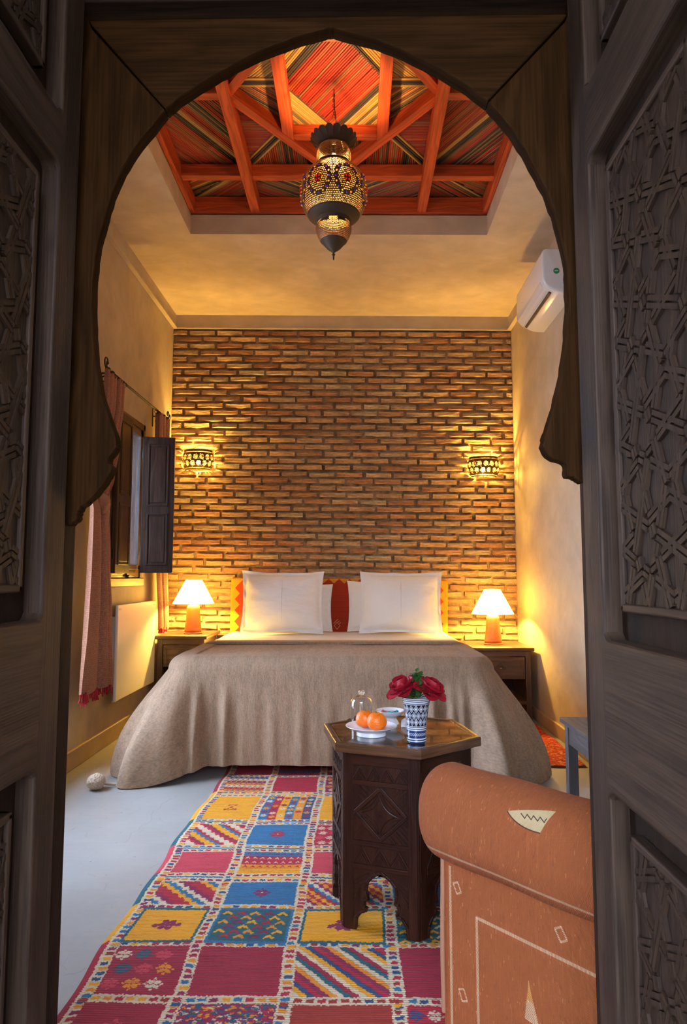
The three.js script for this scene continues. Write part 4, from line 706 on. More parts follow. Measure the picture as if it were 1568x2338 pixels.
// ---------------------------------------------------------------- rugs
{
  // woven picture: x across (left to right, metres / 1.27), y along (far end at the top)
  const X0 = -0.81, X1 = 0.46, Z0 = -4.72, Z1 = -1.42, TW = 1000, TH = 2048;
  const px = (x) => (x - X0) / (X1 - X0) * TW, pz = (z) => (z - Z0) / (Z1 - Z0) * TH;
  const rug = canvasTexture(TW, TH, (g) => {
    const C = { red: '#b3172f', pink: '#cc3a4a', crimson: '#9f1630', yellow: '#f0a000', blue: '#2c6b98', teal: '#1d5a66', cream: '#dcc6a6', navy: '#274672', plum: '#8a1a4a', rust: '#a02818', orange: '#e58a12' };
    const F = (c) => { g.fillStyle = C[c] || c; }, R = (x, y, w, h) => g.fillRect(x, y, w, h);
    const pick = (...a) => a[Math.floor(rnd() * a.length)];
    F('cream'); R(0, 0, TW, TH);
    const edge = ['crimson', 'red', 'crimson', 'yellow', 'teal', 'pink', 'teal', 'yellow', 'red', 'crimson', 'yellow'];
    const cols = [[-0.748, -0.522], [-0.478, -0.222], [-0.178, 0.098], [0.140, 0.41]];
    const rows = [[-4.68, -4.47], [-4.426, -4.173], [-4.138, -3.863], [-3.782, -3.436], [-3.366, -3.12], [-3.044, -2.835], [-2.754, -2.573], [-2.538, -2.322], [-2.294, -2.037], [-2.000, -1.77], [-1.72, -1.47]];
    // coloured dashes on the cream lines between the cells
    const dash = (x0, y0, x1, y1, vertical) => { const n = vertical ? (y1 - y0) / 17 : (x1 - x0) / 26; for (let i = 0; i < n; i++) { F(pick('red', 'yellow', 'navy', 'red', 'orange', 'plum', 'rust', 'blue')); if (vertical) R(x0 + rr(-2, 2), y0 + i * 17 + rr(2, 4), x1 - x0 + rr(-3, 3), 10.5); else R(x0 + i * 26 + rr(2, 5), y0 + rr(-1, 1), 18, y1 - y0); } };
    const P = (b) => [px(b[0]), px(b[1])];
    rows.forEach(([za, zb], r) => {
      const y0 = pz(za), y1 = pz(zb), nxt = rows[r + 1] ? pz(rows[r + 1][0]) : TH;
      F(edge[r]); R(0, pz(r ? rows[r - 1][1] : Z0), 20, nxt - (r ? pz(rows[r - 1][1]) : 0)); R(TW - 20, y0 - 10, 20, y1 - y0 + 30);
      dash(28, y0 - 14, 48, nxt, true);
      for (const [a, b] of [[cols[0], cols[1]], [cols[1], cols[2]], [cols[2], cols[3]]]) { const m0 = px(a[1]), m1 = px(b[0]), w = m1 - m0; dash(m0 + w * 0.24, y0 - 8, m1 - w * 0.24, nxt, true); }
      const gap = nxt - y1; if (gap > 14) for (const c of cols) { const [a, b] = P(c); if (gap > 40) { dash(a, y1 + 6, b, y1 + 15); F(pick('blue', 'teal', 'yellow')); R(a, y1 + gap / 2 - 4, b - a, 7); dash(a, nxt - 15, b, nxt - 6); } else dash(a, y1 + gap / 2 - 5, b, y1 + gap / 2 + 5); }
    });
    const star = (x, y, s, c, mid = 'cream') => { F(c); for (let k = 0; k < 4; k++) { const a = k * PI / 2 + PI / 4; g.beginPath(); g.ellipse(x + Math.cos(a) * s * 0.6, y + Math.sin(a) * s * 0.5, s * 0.42, s * 0.3, 0, 0, 7); g.fill(); g.beginPath(); g.ellipse(x + Math.cos(a - PI / 4) * s * 0.95, y + Math.sin(a - PI / 4) * s * 0.8, s * 0.2, s * 0.16, 0, 0, 7); g.fill(); } g.beginPath(); g.ellipse(x, y, s * 0.3, s * 0.26, 0, 0, 7); g.fill(); F(mid); g.beginPath(); g.ellipse(x, y, s * 0.14, s * 0.12, 0, 0, 7); g.fill(); };
    const cross = (x, y, s, c) => { F(c); for (const [dx, dy] of [[-1.25, 0.25], [1.25, 0.1], [-0.4, -0.75], [0.45, -0.7], [-0.45, 0.75], [0.4, 0.8], [-0.6, 0.05], [0.6, 0], [0, 0]]) { g.beginPath(); g.ellipse(x + dx * s, y + dy * s * 0.7, s * 0.36, s * 0.3, 0, 0, 7); g.fill(); } R(x - s * 1.1, y - s * 0.1, s * 2.2, s * 0.22); R(x - s * 0.14, y - s * 0.6, s * 0.28, s * 1.2); };
    const plain = (c) => (x0, y0, x1, y1) => { F(c); R(x0, y0, x1 - x0, y1 - y0); };
    const clipped = (x0, y0, x1, y1, fn) => { g.save(); g.beginPath(); g.rect(x0, y0, x1 - x0, y1 - y0); g.clip(); fn(); g.restore(); };
    const stepped = (seq, slope, w) => (x0, y0, x1, y1) => clipped(x0, y0, x1, y1, () => { for (let y = y0, j = 0; y < y1; y += 9, j++) for (let k = -14; k < 40; k++) { F(seq[((k % seq.length) + seq.length) % seq.length]); R(x0 + k * w + j * 9 * slope + ((j % 2) * 5 - 2) - (slope < 0 ? -(y1 - y0) : (y1 - y0)) * 0.5, y, w + 1, 9.5); } });
    const bands = (list) => (x0, y0, x1, y1) => { const h = (y1 - y0) / list.length; list.forEach(([c, c2], i) => { F(c); R(x0, y0 + i * h, x1 - x0, h + 1); if (c2) for (let x = x0 + 6; x < x1 - 6; x += 24) { F(c2); g.beginPath(); g.moveTo(x, y0 + i * h + h * 0.8); g.lineTo(x + 10, y0 + i * h + h * 0.15); g.lineTo(x + 20, y0 + i * h + h * 0.8); g.lineTo(x + 10, y0 + i * h + h * 0.5); g.fill(); } }); };
    const dots = (bg, list, s) => (x0, y0, x1, y1) => { F(bg); R(x0, y0, x1 - x0, y1 - y0); let j = 0; for (let y = y0 + s; y < y1 - s * 0.4; y += s * 1.5, j++) for (let x = x0 + s * (j % 2 ? 1.1 : 0.7), i = 0; x < x1 - s * 0.4; x += s * 1.55, i++) star(x, y, s * 0.62, list[(i + j) % list.length], bg); };
    const chevrons = (bg, list) => (x0, y0, x1, y1) => { F(bg); R(x0, y0, x1 - x0, y1 - y0); let j = 0; for (let y = y0 + 12; y < y1 - 8; y += 19, j++) for (let x = x0 + 6 + (j % 2) * 19, i = 0; x < x1 - 24; x += 38, i++) { g.strokeStyle = C[list[(i + j) % list.length]]; g.lineWidth = 8; g.beginPath(); g.moveTo(x, y + 8); g.lineTo(x + 13, y - 3); g.lineTo(x + 26, y + 8); g.stroke(); } };
    const framed = (fn, c) => (x0, y0, x1, y1) => { F(c); R(x0 - 3, y0 - 5, x1 - x0 + 6, y1 - y0 + 10); fn(x0 + 4, y0 + 4, x1 - 4, y1 - 4); };
    const with_ = (fn, extra) => (x0, y0, x1, y1) => { fn(x0, y0, x1, y1); extra((x0 + x1) / 2, (y0 + y1) / 2, y1 - y0); };
    const motif = (c) => (x, y, h) => { F(c); for (const [dx, dy] of [[-14, -18], [14, -18], [0, -8], [0, 4], [-10, 12], [10, 12], [-22, 18], [22, 18]]) R(x + dx - 5, y + dy - 4, 10, 7); R(x - 18, y - 24, 36, 5); R(x - 26, y + 22, 52, 5); };
    const rain = [C.red, C.yellow, C.red, C.blue, C.cream, C.plum, C.orange];
    const cells = [
      [plain('crimson'), plain('plum'), plain('crimson'), plain('rust')],
      [with_(plain('red'), motif('plum')), bands([['plum'], ['red', 'navy'], ['rust'], ['navy', 'red'], ['red', 'plum']]), dots('crimson', ['yellow', 'navy'], 26), plain('crimson')],
      [bands([['navy', 'orange'], ['cream', 'red'], ['plum', 'yellow'], ['orange', 'plum'], ['cream', 'rust'], ['red', 'orange'], ['orange', 'blue']]), plain('red'), dots('plum', ['orange', 'cream'], 26), plain('pink')],
      [with_(plain('yellow'), motif('rust')), (x0, y0, x1, y1) => { const n = 6, w = (x1 - x0) / n; for (let k = 0; k < n; k++) { F(['blue', 'red', 'yellow', 'blue', 'orange', 'navy'][k]); R(x0 + k * w, y0, w + 1, y1 - y0); for (let y = y0 + 18, j = 0; y < y1 - 8; y += 32, j++) star(x0 + (k + 0.5) * w, y + (k % 2) * 10, 13, ['yellow', 'cream', 'red', 'orange', 'plum', 'cream'][(k + j) % 6], 'navy'); } }, plain('yellow'), plain('yellow')],
      [stepped([C.yellow, C.blue, C.red, C.cream, C.cream, C.red, C.plum, C.yellow], 1.15, 17), with_(plain('blue'), (x, y) => star(x, y, 26, 'red')), dots('red', ['cream', 'cream', 'pink'], 24), plain('crimson')],
      [plain('pink'), bands([['blue', 'plum'], ['red', 'cream'], ['red', 'cream'], ['orange', 'red'], ['yellow', 'orange']]), plain('pink'), plain('pink')],
      [stepped([C.red, C.red, C.yellow, C.blue, C.cream, C.plum], 1.2, 22), with_(plain('blue'), (x, y) => star(x, y, 22, 'plum')), stepped(rain, 1.0, 15), plain('blue')],
      [framed(with_(plain('yellow'), (x, y) => cross(x, y, 24, 'plum')), 'teal'), framed(chevrons('teal', ['yellow', 'red', 'orange', 'plum']), 'blue'), framed(with_(plain('yellow'), (x, y) => cross(x, y, 26, 'plum')), 'teal'), chevrons('teal', ['yellow', 'cream'])],
      [dots('crimson', ['cream', 'teal', 'pink', 'orange'], 32), plain('crimson'), (x0, y0, x1, y1) => clipped(x0, y0, x1, y1, () => { F('red'); R(x0, y0, x1 - x0, y1 - y0); const seq = ['crimson', 'cream', 'yellow', 'navy', 'red', 'plum', 'orange', 'cream', 'teal']; for (let k = -14; k < 30; k++) { g.strokeStyle = C[seq[((k % 9) + 9) % 9]]; g.lineWidth = 11.5; g.beginPath(); g.moveTo(x0 + k * 17 - 30, y0 - 5); g.lineTo(x0 + k * 17 + 150, y1 + 5); g.stroke(); } }), plain('crimson')],
      [with_(plain('crimson'), (x, y) => star(x, y, 30, 'pink', 'rust')), (x0, y0, x1, y1) => { F('plum'); R(x0, y0, x1 - x0, y1 - y0); for (let k = 0; k < 700; k++) { F(pick('cream', 'navy', 'orange', 'red', 'teal')); R(rr(x0, x1 - 8), rr(y0, y1 - 6), 9, 5); } }, plain('rust'), dots('red', ['navy', 'cream'], 26)],
      [plain('yellow'), plain('blue'), plain('crimson'), plain('yellow')],
    ];
    rows.forEach(([za, zb], r) => cols.forEach((c, k) => { const [x0, x1] = P(c); cells[r][k](x0 + rr(-3, 3), pz(za), x1 + rr(-3, 3), pz(zb)); }));
    // weft: fine streaks of slightly uneven dye
    for (let y = 0; y < TH; y += 3) for (let x = 0; x < TW; x += 40) { g.fillStyle = rnd() < 0.5 ? `rgba(30,0,10,${rr(0.02, 0.12)})` : `rgba(255,215,150,${rr(0.01, 0.06)})`; g.fillRect(x + rr(-20, 20), y, rr(20, 70), rr(1, 3)); }
    const im = g.getImageData(0, 0, TW, TH), d = im.data, src = new Uint8ClampedArray(d);   // threads wander: ragged colour edges
    for (let y = 0; y < TH; y++) { const dy = Math.floor(y / 3); for (let x = 0; x < TW; x++) { const jx = Math.round((hash(dy, Math.floor(x / 60), 3) - 0.5) * 4), jy = Math.round((hash(Math.floor(x / 4), Math.floor(y / 40), 9) - 0.5) * 4), sx = clamp(x + jx, 0, TW - 1), sy = clamp(y + jy, 0, TH - 1), o = (y * TW + x) * 4, q = (sy * TW + sx) * 4; d[o] = src[q]; d[o + 1] = src[q + 1]; d[o + 2] = src[q + 2]; } }
    g.putImageData(im, 0, 0);
  });
  const pile = texture(256, 256, (x, y) => [0.5 + 0.35 * Math.sin(y * 120 * PI) + 0.5 * (fbm(x, y, 50, 50, 2, 110) - 0.5)]);
  const wob = (z) => 0.006 * Math.sin(z * 6.1) + 0.005 * Math.sin(z * 14.7 + 1);
  const g0 = surface(60, 160, (u, v) => { const z = lerp(Z0, Z1, v), e = Math.min(u, 1 - u), h = 0.011 * smooth(0, 0.012, e) * smooth(0, 0.006, Math.min(v, 1 - v)); return [lerp(X0 + wob(z) + 0.025 * (1 - smooth(-4.5, -3.0, z)), X1, u), 0.002 + h + 0.0015 * Math.sin(u * 19 + v * 31) * smooth(0, 0.05, e), z]; }, { flip: true, uv: (u, v) => [u, 1 - v] });
  const under = surface(1, 1, (u, v) => [lerp(X0 + 0.02, X1, u), 0.001, lerp(Z0, Z1, v)], { flip: false });
  const t = thing('patchwork_rug', 'long Berber patchwork rug in red, yellow and blue squares running under the hexagonal table', 'rug');
  obj('rug_pile', [g0], mat([0.68, 0.67, 0.63], 0.95, { map: rug, bumpMap: scaled(pile, 3, 6), bumpScale: 0.003 }), t);
  obj('rug_backing', under, mat([0.5, 0.4, 0.3], 0.95, { side: THREE.DoubleSide }), t);
}
{
  const red = canvasTexture(512, 1024, (g, w, h) => {
    g.fillStyle = '#b0240e'; g.fillRect(0, 0, w, h);
    const cs = ['#e07818', '#d43a10', '#8a1408', '#e8a848', '#c22a0c', '#5a1a10'];
    for (let y = 0; y < h; y += 8) for (let x = 0; x < 150; x += 22) { g.fillStyle = cs[Math.floor(rnd() * cs.length)]; g.fillRect(w - x - 22 + rr(-6, 6), y, rr(8, 26), 5); }
    for (let y = h - 260; y < h; y += 8) for (let x = 0; x < w; x += 22) { g.fillStyle = cs[Math.floor(rnd() * cs.length)]; g.fillRect(x, y, rr(8, 26), 5); }
    g.strokeStyle = '#e0a050'; g.lineWidth = 9; g.beginPath(); g.moveTo(w - 160, 0); g.lineTo(w - 160, h - 270); g.lineTo(0, h - 270); g.stroke();
    g.fillStyle = '#2a140c'; g.fillRect(0, h - 14, w, 14);
  });
  const t = surface(30, 60, (u, v) => { const e = Math.min(u, 1 - u), b = Math.min(v, 1 - v); return [lerp(0.93, 1.455, u) + 0.006 * Math.sin(v * 17), 0.0015 + 0.012 * smooth(0, 0.03, e) * smooth(0, 0.02, b), lerp(-5.66, -4.40, v) + 0.006 * Math.sin(u * 11)]; }, { flip: true, uv: (u, v) => [u, 1 - v] });
  tag(obj('red_rug', t, mat([1, 1, 1], 0.95, { map: red, bumpMap: scaled(weave, 8, 16), bumpScale: 0.002 })), 'small red and orange rug on the floor between the bed and the right wall', 'rug');
}
// ---------------------------------------------------------------- hexagonal carved table and what stands on it
{
  const R = 0.30, turn = 10 * PI / 180, H = 0.607, Rb = 0.262;
  const t = thing('hexagonal_table', 'dark carved hexagonal side table with keyhole arches at its feet, standing on the patchwork rug', 'table', [0.162, 0.0132, -2.585], turn);
  const hex = (r) => Array.from({ length: 6 }, (_, k) => [r * Math.sin(k * PI / 3), r * Math.cos(k * PI / 3)]);
  const prism = (r, y0, y1, b = 0.004, seg = 2) => uvMetres(extrude(shapeOf(hex(r).map(([x, z]) => [x, -z]).reverse()), y1 - y0, b, seg).rotateX(-PI / 2).translate(0, y0, 0), 0);
  const ringShape = shapeOf(hex(R).map(([x, z]) => [x, -z]).reverse()); ringShape.holes.push(new THREE.Path(hex(R - 0.028).map(([x, z]) => new THREE.Vector2(x, -z))));
  obj('top_rim', toCreasedNormals(uvMetres(extrude(ringShape, 0.034, 0.006, 3).rotateX(-PI / 2).translate(0, H - 0.028, 0), 0), 0.5), W.tableTop, t);
  obj('top_board', prism(R - 0.02, H - 0.027, H - 0.004, 0), W.tableTop, t);
  obj('glass_top', prism(R - 0.0285, H - 0.0035, H + 0.0035, 0), mat([1, 1, 1], 0.02, { transmission: 1, thickness: 0.007, ior: 1.5 }), t);
  // one side, carved; the other five are copies
  const w = Rb, half = w / 2, ap = Rb * Math.cos(PI / 6), top = H - 0.026;
  const board = new THREE.Shape(); board.moveTo(-half, 0); board.lineTo(-half, top); board.lineTo(half, top); board.lineTo(half, 0); board.lineTo(half - 0.035, 0);
  const arch = [[0.088, 0.0], [0.084, 0.035], [0.066, 0.058], [0.05, 0.062], [0.05, 0.074], [0.056, 0.077], [0.056, 0.098], [0.043, 0.10], [0.050, 0.128], [0.046, 0.152], [0.028, 0.172], [0.010, 0.184], [0, 0.19]];
  board.lineTo(0.088, 0); for (const [x, y] of arch.slice(1)) board.lineTo(x, y); for (const [x, y] of arch.slice(0, -1).reverse()) board.lineTo(-x, y); board.closePath();
  const side = new THREE.Group(); side.name = 'side'; 
  const bd = obj('side_panel', uvMetres(extrude(board, 0.016, 0.0015, 1).translate(0, 0, -0.016), 1), W.table, side);
  const D = 0.0055, fr = [];
  fr.push(box(-half + 0.004, 0.002, -0.001, -half + 0.036, top, 0.0035), box(half - 0.036, 0.002, -0.001, half - 0.004, top, 0.0035), box(-half + 0.03, top - 0.045, -0.001, half - 0.03, top, 0.0035));
  for (const y of [0.20, 0.275, 0.472, 0.30]) if (y !== 0.30) fr.push(box(-half + 0.034, y, -0.001, half - 0.034, y + 0.016, D, 0.002, 2));
  obj('frame_strips', fr, W.table, side);
  const cx = half - 0.036, y0 = 0.293, y1 = 0.47, ym = (y0 + y1) / 2, hy = (y1 - y0) / 2 - 0.002, hxx = cx - 0.002, cv = [];
  const dia = (kx, ky, wd, hh) => { const p = [[0, hy * ky], [hxx * kx, 0], [0, -hy * ky], [-hxx * kx, 0]]; p.forEach((a, i) => { const b = p[(i + 1) % 4]; cv.push(bar([a[0], ym + a[1], 0.001], [b[0], ym + b[1], 0.001], wd, hh, [0, 0, 1])); }); };
  dia(0.97, 0.97, 0.013, 0.010);
  const petal = new THREE.Shape(); const q = 0.74, mx = hxx * q, my = hy * q; petal.moveTo(0, my); petal.quadraticCurveTo(mx * 0.16, my * 0.16, mx, 0); petal.quadraticCurveTo(mx * 0.16, -my * 0.16, 0, -my); petal.quadraticCurveTo(-mx * 0.16, -my * 0.16, -mx, 0); petal.quadraticCurveTo(-mx * 0.16, my * 0.16, 0, my);
  cv.push(uvMetres(extrude(petal, 0.007, 0.003, 2).translate(0, ym, -0.001), 1));
  const lens = (sx, sy) => { const s = new THREE.Shape(); s.moveTo(mx * sx * 1.0, my * sy * 0.12); s.quadraticCurveTo(mx * sx * 0.36, my * sy * 0.36, mx * sx * 0.1, my * sy * 1.0); s.quadraticCurveTo(mx * sx * 0.62, my * sy * 0.62, mx * sx * 1.0, my * sy * 0.12); return uvMetres(extrude(s, 0.006, 0.0015, 1).translate(0, ym, -0.001), 1); };
  for (const sx of [-1, 1]) for (const sy of [-1, 1]) {
    cv.push(lens(sx, sy));
    for (let k = 0; k < 9; k++) { const d = 0.10 + 0.1 * k; const a = [sx * hxx * Math.min(1, 0.12 + d), sy * hy * 1.0], b = [sx * hxx, sy * hy * Math.min(1, 0.12 + d)]; const lx = sx * hxx * clamp(0.1 + 0.105 * k), ly = sy * hy * clamp(0.1 + 0.105 * k), ox = sx * hxx, oy = sy * hy; 
      const e = clamp(0.12 + 0.1 * k), P0 = [sx * hxx * e, sy * hy * (1.04 - e)], dirx = sx * 0.707, diry = sy * 0.707, tx = (ox - P0[0]) / dirx, ty = (oy - P0[1]) / diry, tt = Math.min(tx, ty); if (tt > 0.01) cv.push(bar([P0[0] + dirx * 0.006, ym + P0[1] + diry * 0.006, 0], [P0[0] + dirx * tt, ym + P0[1] + diry * tt, 0], 0.0042, 0.006, [0, 0, 1], 0)); }
  }
  cv.push(...Array.from({ length: 8 }, (_, k) => bar([0, ym, 0.006], [0.013 * Math.sin(k * PI / 4), ym + 0.013 * Math.cos(k * PI / 4), 0.006], 0.003, 0.003, [0, 0, 1], 0)));
  obj('carved_diamond', cv, W.table, side);
  const fz = [];
  for (const [a, b, n] of [[0.492, top - 0.048, 4], [0.22, 0.272, 3]]) for (let k = 0; k < n; k++) { const x0 = -cx + (2 * cx * k) / n, x1 = x0 + (2 * cx) / n, xm = (x0 + x1) / 2; fz.push(bar([x0, a, 0.001], [xm, b, 0.001], 0.0045, 0.007, [0, 0, 1], 0.001), bar([xm, b, 0.001], [x1, a, 0.001], 0.0045, 0.007, [0, 0, 1], 0.001)); for (const s of [0.5, 0.75]) { fz.push(bar([lerp(xm, x0, s), a, 0.001], [xm, lerp(a, b, s), 0.001], 0.003, 0.005, [0, 0, 1], 0), bar([xm, lerp(a, b, s), 0.001], [lerp(xm, x1, s), a, 0.001], 0.003, 0.005, [0, 0, 1], 0)); } }
  for (let k = 0; k < 6; k++) for (const s of [-1, 1]) { const y = 0.188 - k * 0.017, x = s * (0.030 + k * 0.010); if (Math.abs(x) < cx) fz.push(bar([s * cx, y - 0.03, 0.0], [x + s * 0.012, y, 0.0], 0.0038, 0.006, [0, 0, 1], 0)); }
  obj('carved_frieze', fz, W.table, side);
  const trim = []; for (const s of [-1, 1]) { const pts = arch.slice(0, -1).map(([x, y]) => [s * (x + 0.006), Math.max(0.003, y + 0.004), 0.0015]).concat([[0, 0.196, 0.0015]]); for (let i = 0; i < pts.length - 1; i++) trim.push(bar(pts[i], pts[i + 1], 0.0095, 0.009, [0, 0, 1], 0.002)); }
  obj('arch_moulding', trim, W.table, side);
  const parts = side.children.slice();
  for (let k = 0; k < 6; k++) {
    const a = (k + 0.5) * PI / 3, main = parts[0].clone(); main.position.set(ap * Math.sin(a), 0, ap * Math.cos(a)); main.rotation.y = a; t.add(main);
    for (const p of parts.slice(1)) main.add(p.clone());
  }
}
const TOP = 0.6242;
const ceramic = mat([0.80, 0.80, 0.82], 0.18, { clearcoat: 0.6, clearcoatRoughness: 0.08 });
{
  const t = thing('plate', 'white footed dessert plate carrying two oranges on the glass table top', 'plate', [0.058, TOP, -2.515]);
  obj('plate_dish', lathe(curvePts([[0.0001, 0.014], [0.05, 0.0145], [0.072, 0.02], [0.090, 0.0305], [0.092, 0.0325], [0.089, 0.0325], [0.070, 0.024], [0.05, 0.0185], [0.0001, 0.018]].reverse(), 48), 64), ceramic, t);
  obj('foot', lathe([[0.052, 0.016], [0.054, 0.0], [0.049, 0.0], [0.047, 0.014]].reverse(), 48), ceramic, t);
  const peel = texture(256, 256, (x, y) => [0.5 + 0.9 * (fbm(x, y, 60, 40, 2, 120) - 0.5)]), skin = mat([0.80, 0.155, 0.002], 0.38, { bumpMap: peel, bumpScale: 0.0012 });
  const orange = (label, [x, y, z], r, turn) => {
    const o = thing('orange', label, 'orange', [x, y, z], turn, undefined), s = new THREE.SphereGeometry(r, 48, 36), p = s.attributes.position;
    for (let i = 0; i < p.count; i++) { const X = p.getX(i), Y = p.getY(i), Z = p.getZ(i), q = Math.hypot(X, Z) / r, dip = Y > 0 ? -0.09 * Math.exp(-((q / 0.22) ** 2)) : 0.03 * Math.exp(-((q / 0.4) ** 2)), lump = 1 + 0.012 * Math.sin(3 * Math.atan2(Z, X)); p.setXYZ(i, X * lump, (Y * 0.93 + dip * r), Z * lump); } s.computeVertexNormals();
    obj('peel', s.translate(0, r * 0.9, 0), skin, o);
    obj('stem_scar', new THREE.CylinderGeometry(0.0035, 0.0045, 0.003, 7).translate(0, r * 1.745, 0), mat([0.18, 0.22, 0.05], 0.8), o); return o;
  };
  orange('nearer orange on the white plate, in front of the other orange', [0.077, TOP + 0.0185, -2.492], 0.0355, 0.4);
  orange('farther orange on the white plate, half hidden by the other orange', [0.036, TOP + 0.0185, -2.545], 0.0335, 1.7);
}
{
  const t = thing('glass_cloche', 'small clear glass cloche with a ball knob at the back of the glass table top', 'cloche', [0.024, TOP, -2.715]), glass = mat([1, 1, 1], 0.02, { transmission: 1, thickness: 0.003, ior: 1.48 });
  const out = curvePts([[0.042, 0.010], [0.042, 0.04], [0.0415, 0.072], [0.038, 0.088], [0.026, 0.098], [0.010, 0.102]], 30), inn = out.map(([r, y]) => [Math.max(0.004, r - 0.0022), y - 0.0018]).reverse();
  obj('dome', lathe([...out, [0.0085, 0.104], [0.0035, 0.102], ...inn, [0.0398, 0.010], [0.042, 0.010]], 64), glass, t);
  obj('knob', new THREE.SphereGeometry(0.012, 24, 18).translate(0, 0.1155, 0), glass, t);
  obj('knob_neck', lathe(curvePts([[0.0086, 0.1025], [0.006, 0.105], [0.008, 0.1085]], 8), 24), glass, t);
  obj('base_plate', lathe(curvePts([[0.0001, 0.003], [0.03, 0.003], [0.03, 0.0], [0.036, 0.0], [0.052, 0.006], [0.053, 0.009], [0.05, 0.0095], [0.0001, 0.0085]], 40), 64), glass, t);
  for (const [x, z, r] of [[-0.014, 0.006, 0], [0.013, 0.010, 1.1], [0.002, -0.014, 2.2]]) tag(obj('biscuit', new THREE.CylinderGeometry(0.012, 0.013, 0.014, 20).translate(0, 0.0, 0).applyMatrix4(new THREE.Matrix4().makeRotationFromEuler(new THREE.Euler(0.1, r, 0.08))).translate(0.024 + x, TOP + 0.0175, -2.715 + z), mat([0.16, 0.05, 0.03], 0.8)), `tiny dark red brown sweet under the glass cloche, ${r === 0 ? 'on its left' : r < 2 ? 'on its right' : 'at its back'}`, 'sweet');
}
{
  const t = thing('footed_bowl', 'small white footed bowl with wrapped sweets, behind the oranges', 'bowl', [0.135, TOP, -2.70]);
  obj('bowl_dish', lathe(curvePts([[0.0001, 0.027], [0.03, 0.029], [0.045, 0.036], [0.054, 0.047], [0.056, 0.050], [0.053, 0.0505], [0.043, 0.041], [0.03, 0.0345], [0.0001, 0.033]].reverse(), 40), 56), ceramic, t);
  obj('foot', lathe(curvePts([[0.034, 0.0], [0.030, 0.010], [0.024, 0.02], [0.03, 0.03]], 16), 48), ceramic, t);
  const sweets = [[[0.0, 0.45, 0.50], -0.004, 0.012, 'teal'], [[0.02, 0.30, 0.42], 0.018, 0.004, 'dark teal'], [[0.75, 0.12, 0.06], -0.022, 0.0, 'red'], [[0.75, 0.72, 0.68], 0.004, -0.014, 'white']];
  for (const [c, x, z, n] of sweets) { const s = thing('wrapped_sweet', `${n} wrapped sweet lying in the white footed bowl`, 'sweet', [0.135 + x, TOP + 0.042, -2.70 + z], x * 60); obj('sweet', new THREE.SphereGeometry(0.009, 16, 12).scale(1.3, 0.75, 0.9), mat(c, 0.3), s); for (const k of [-1, 1]) obj('wrapper_twist', new THREE.ConeGeometry(0.007, 0.010, 10, 1, true).rotateZ(k * PI / 2).translate(k * 0.015, 0, 0), mat(c, 0.35, { side: THREE.DoubleSide }), s); }
  const nap = surface(16, 10, (u, v) => [lerp(-0.005, 0.055, u), 0.010 + 0.052 * v * (0.35 + 0.65 * u) + 0.002 * Math.sin(u * 9), lerp(0.004, -0.028, v) + 0.006 * Math.sin(u * 5)], { uv: (u, v) => [u, v] });
  const np = placed(merge([nap, nap.clone().translate(0, -0.001, -0.004)]), 0.178, TOP - 0.01, -2.64, -0.1);
  tag(obj('napkin', np, linen), 'folded white napkin propped behind the patterned vase', 'napkin');
}
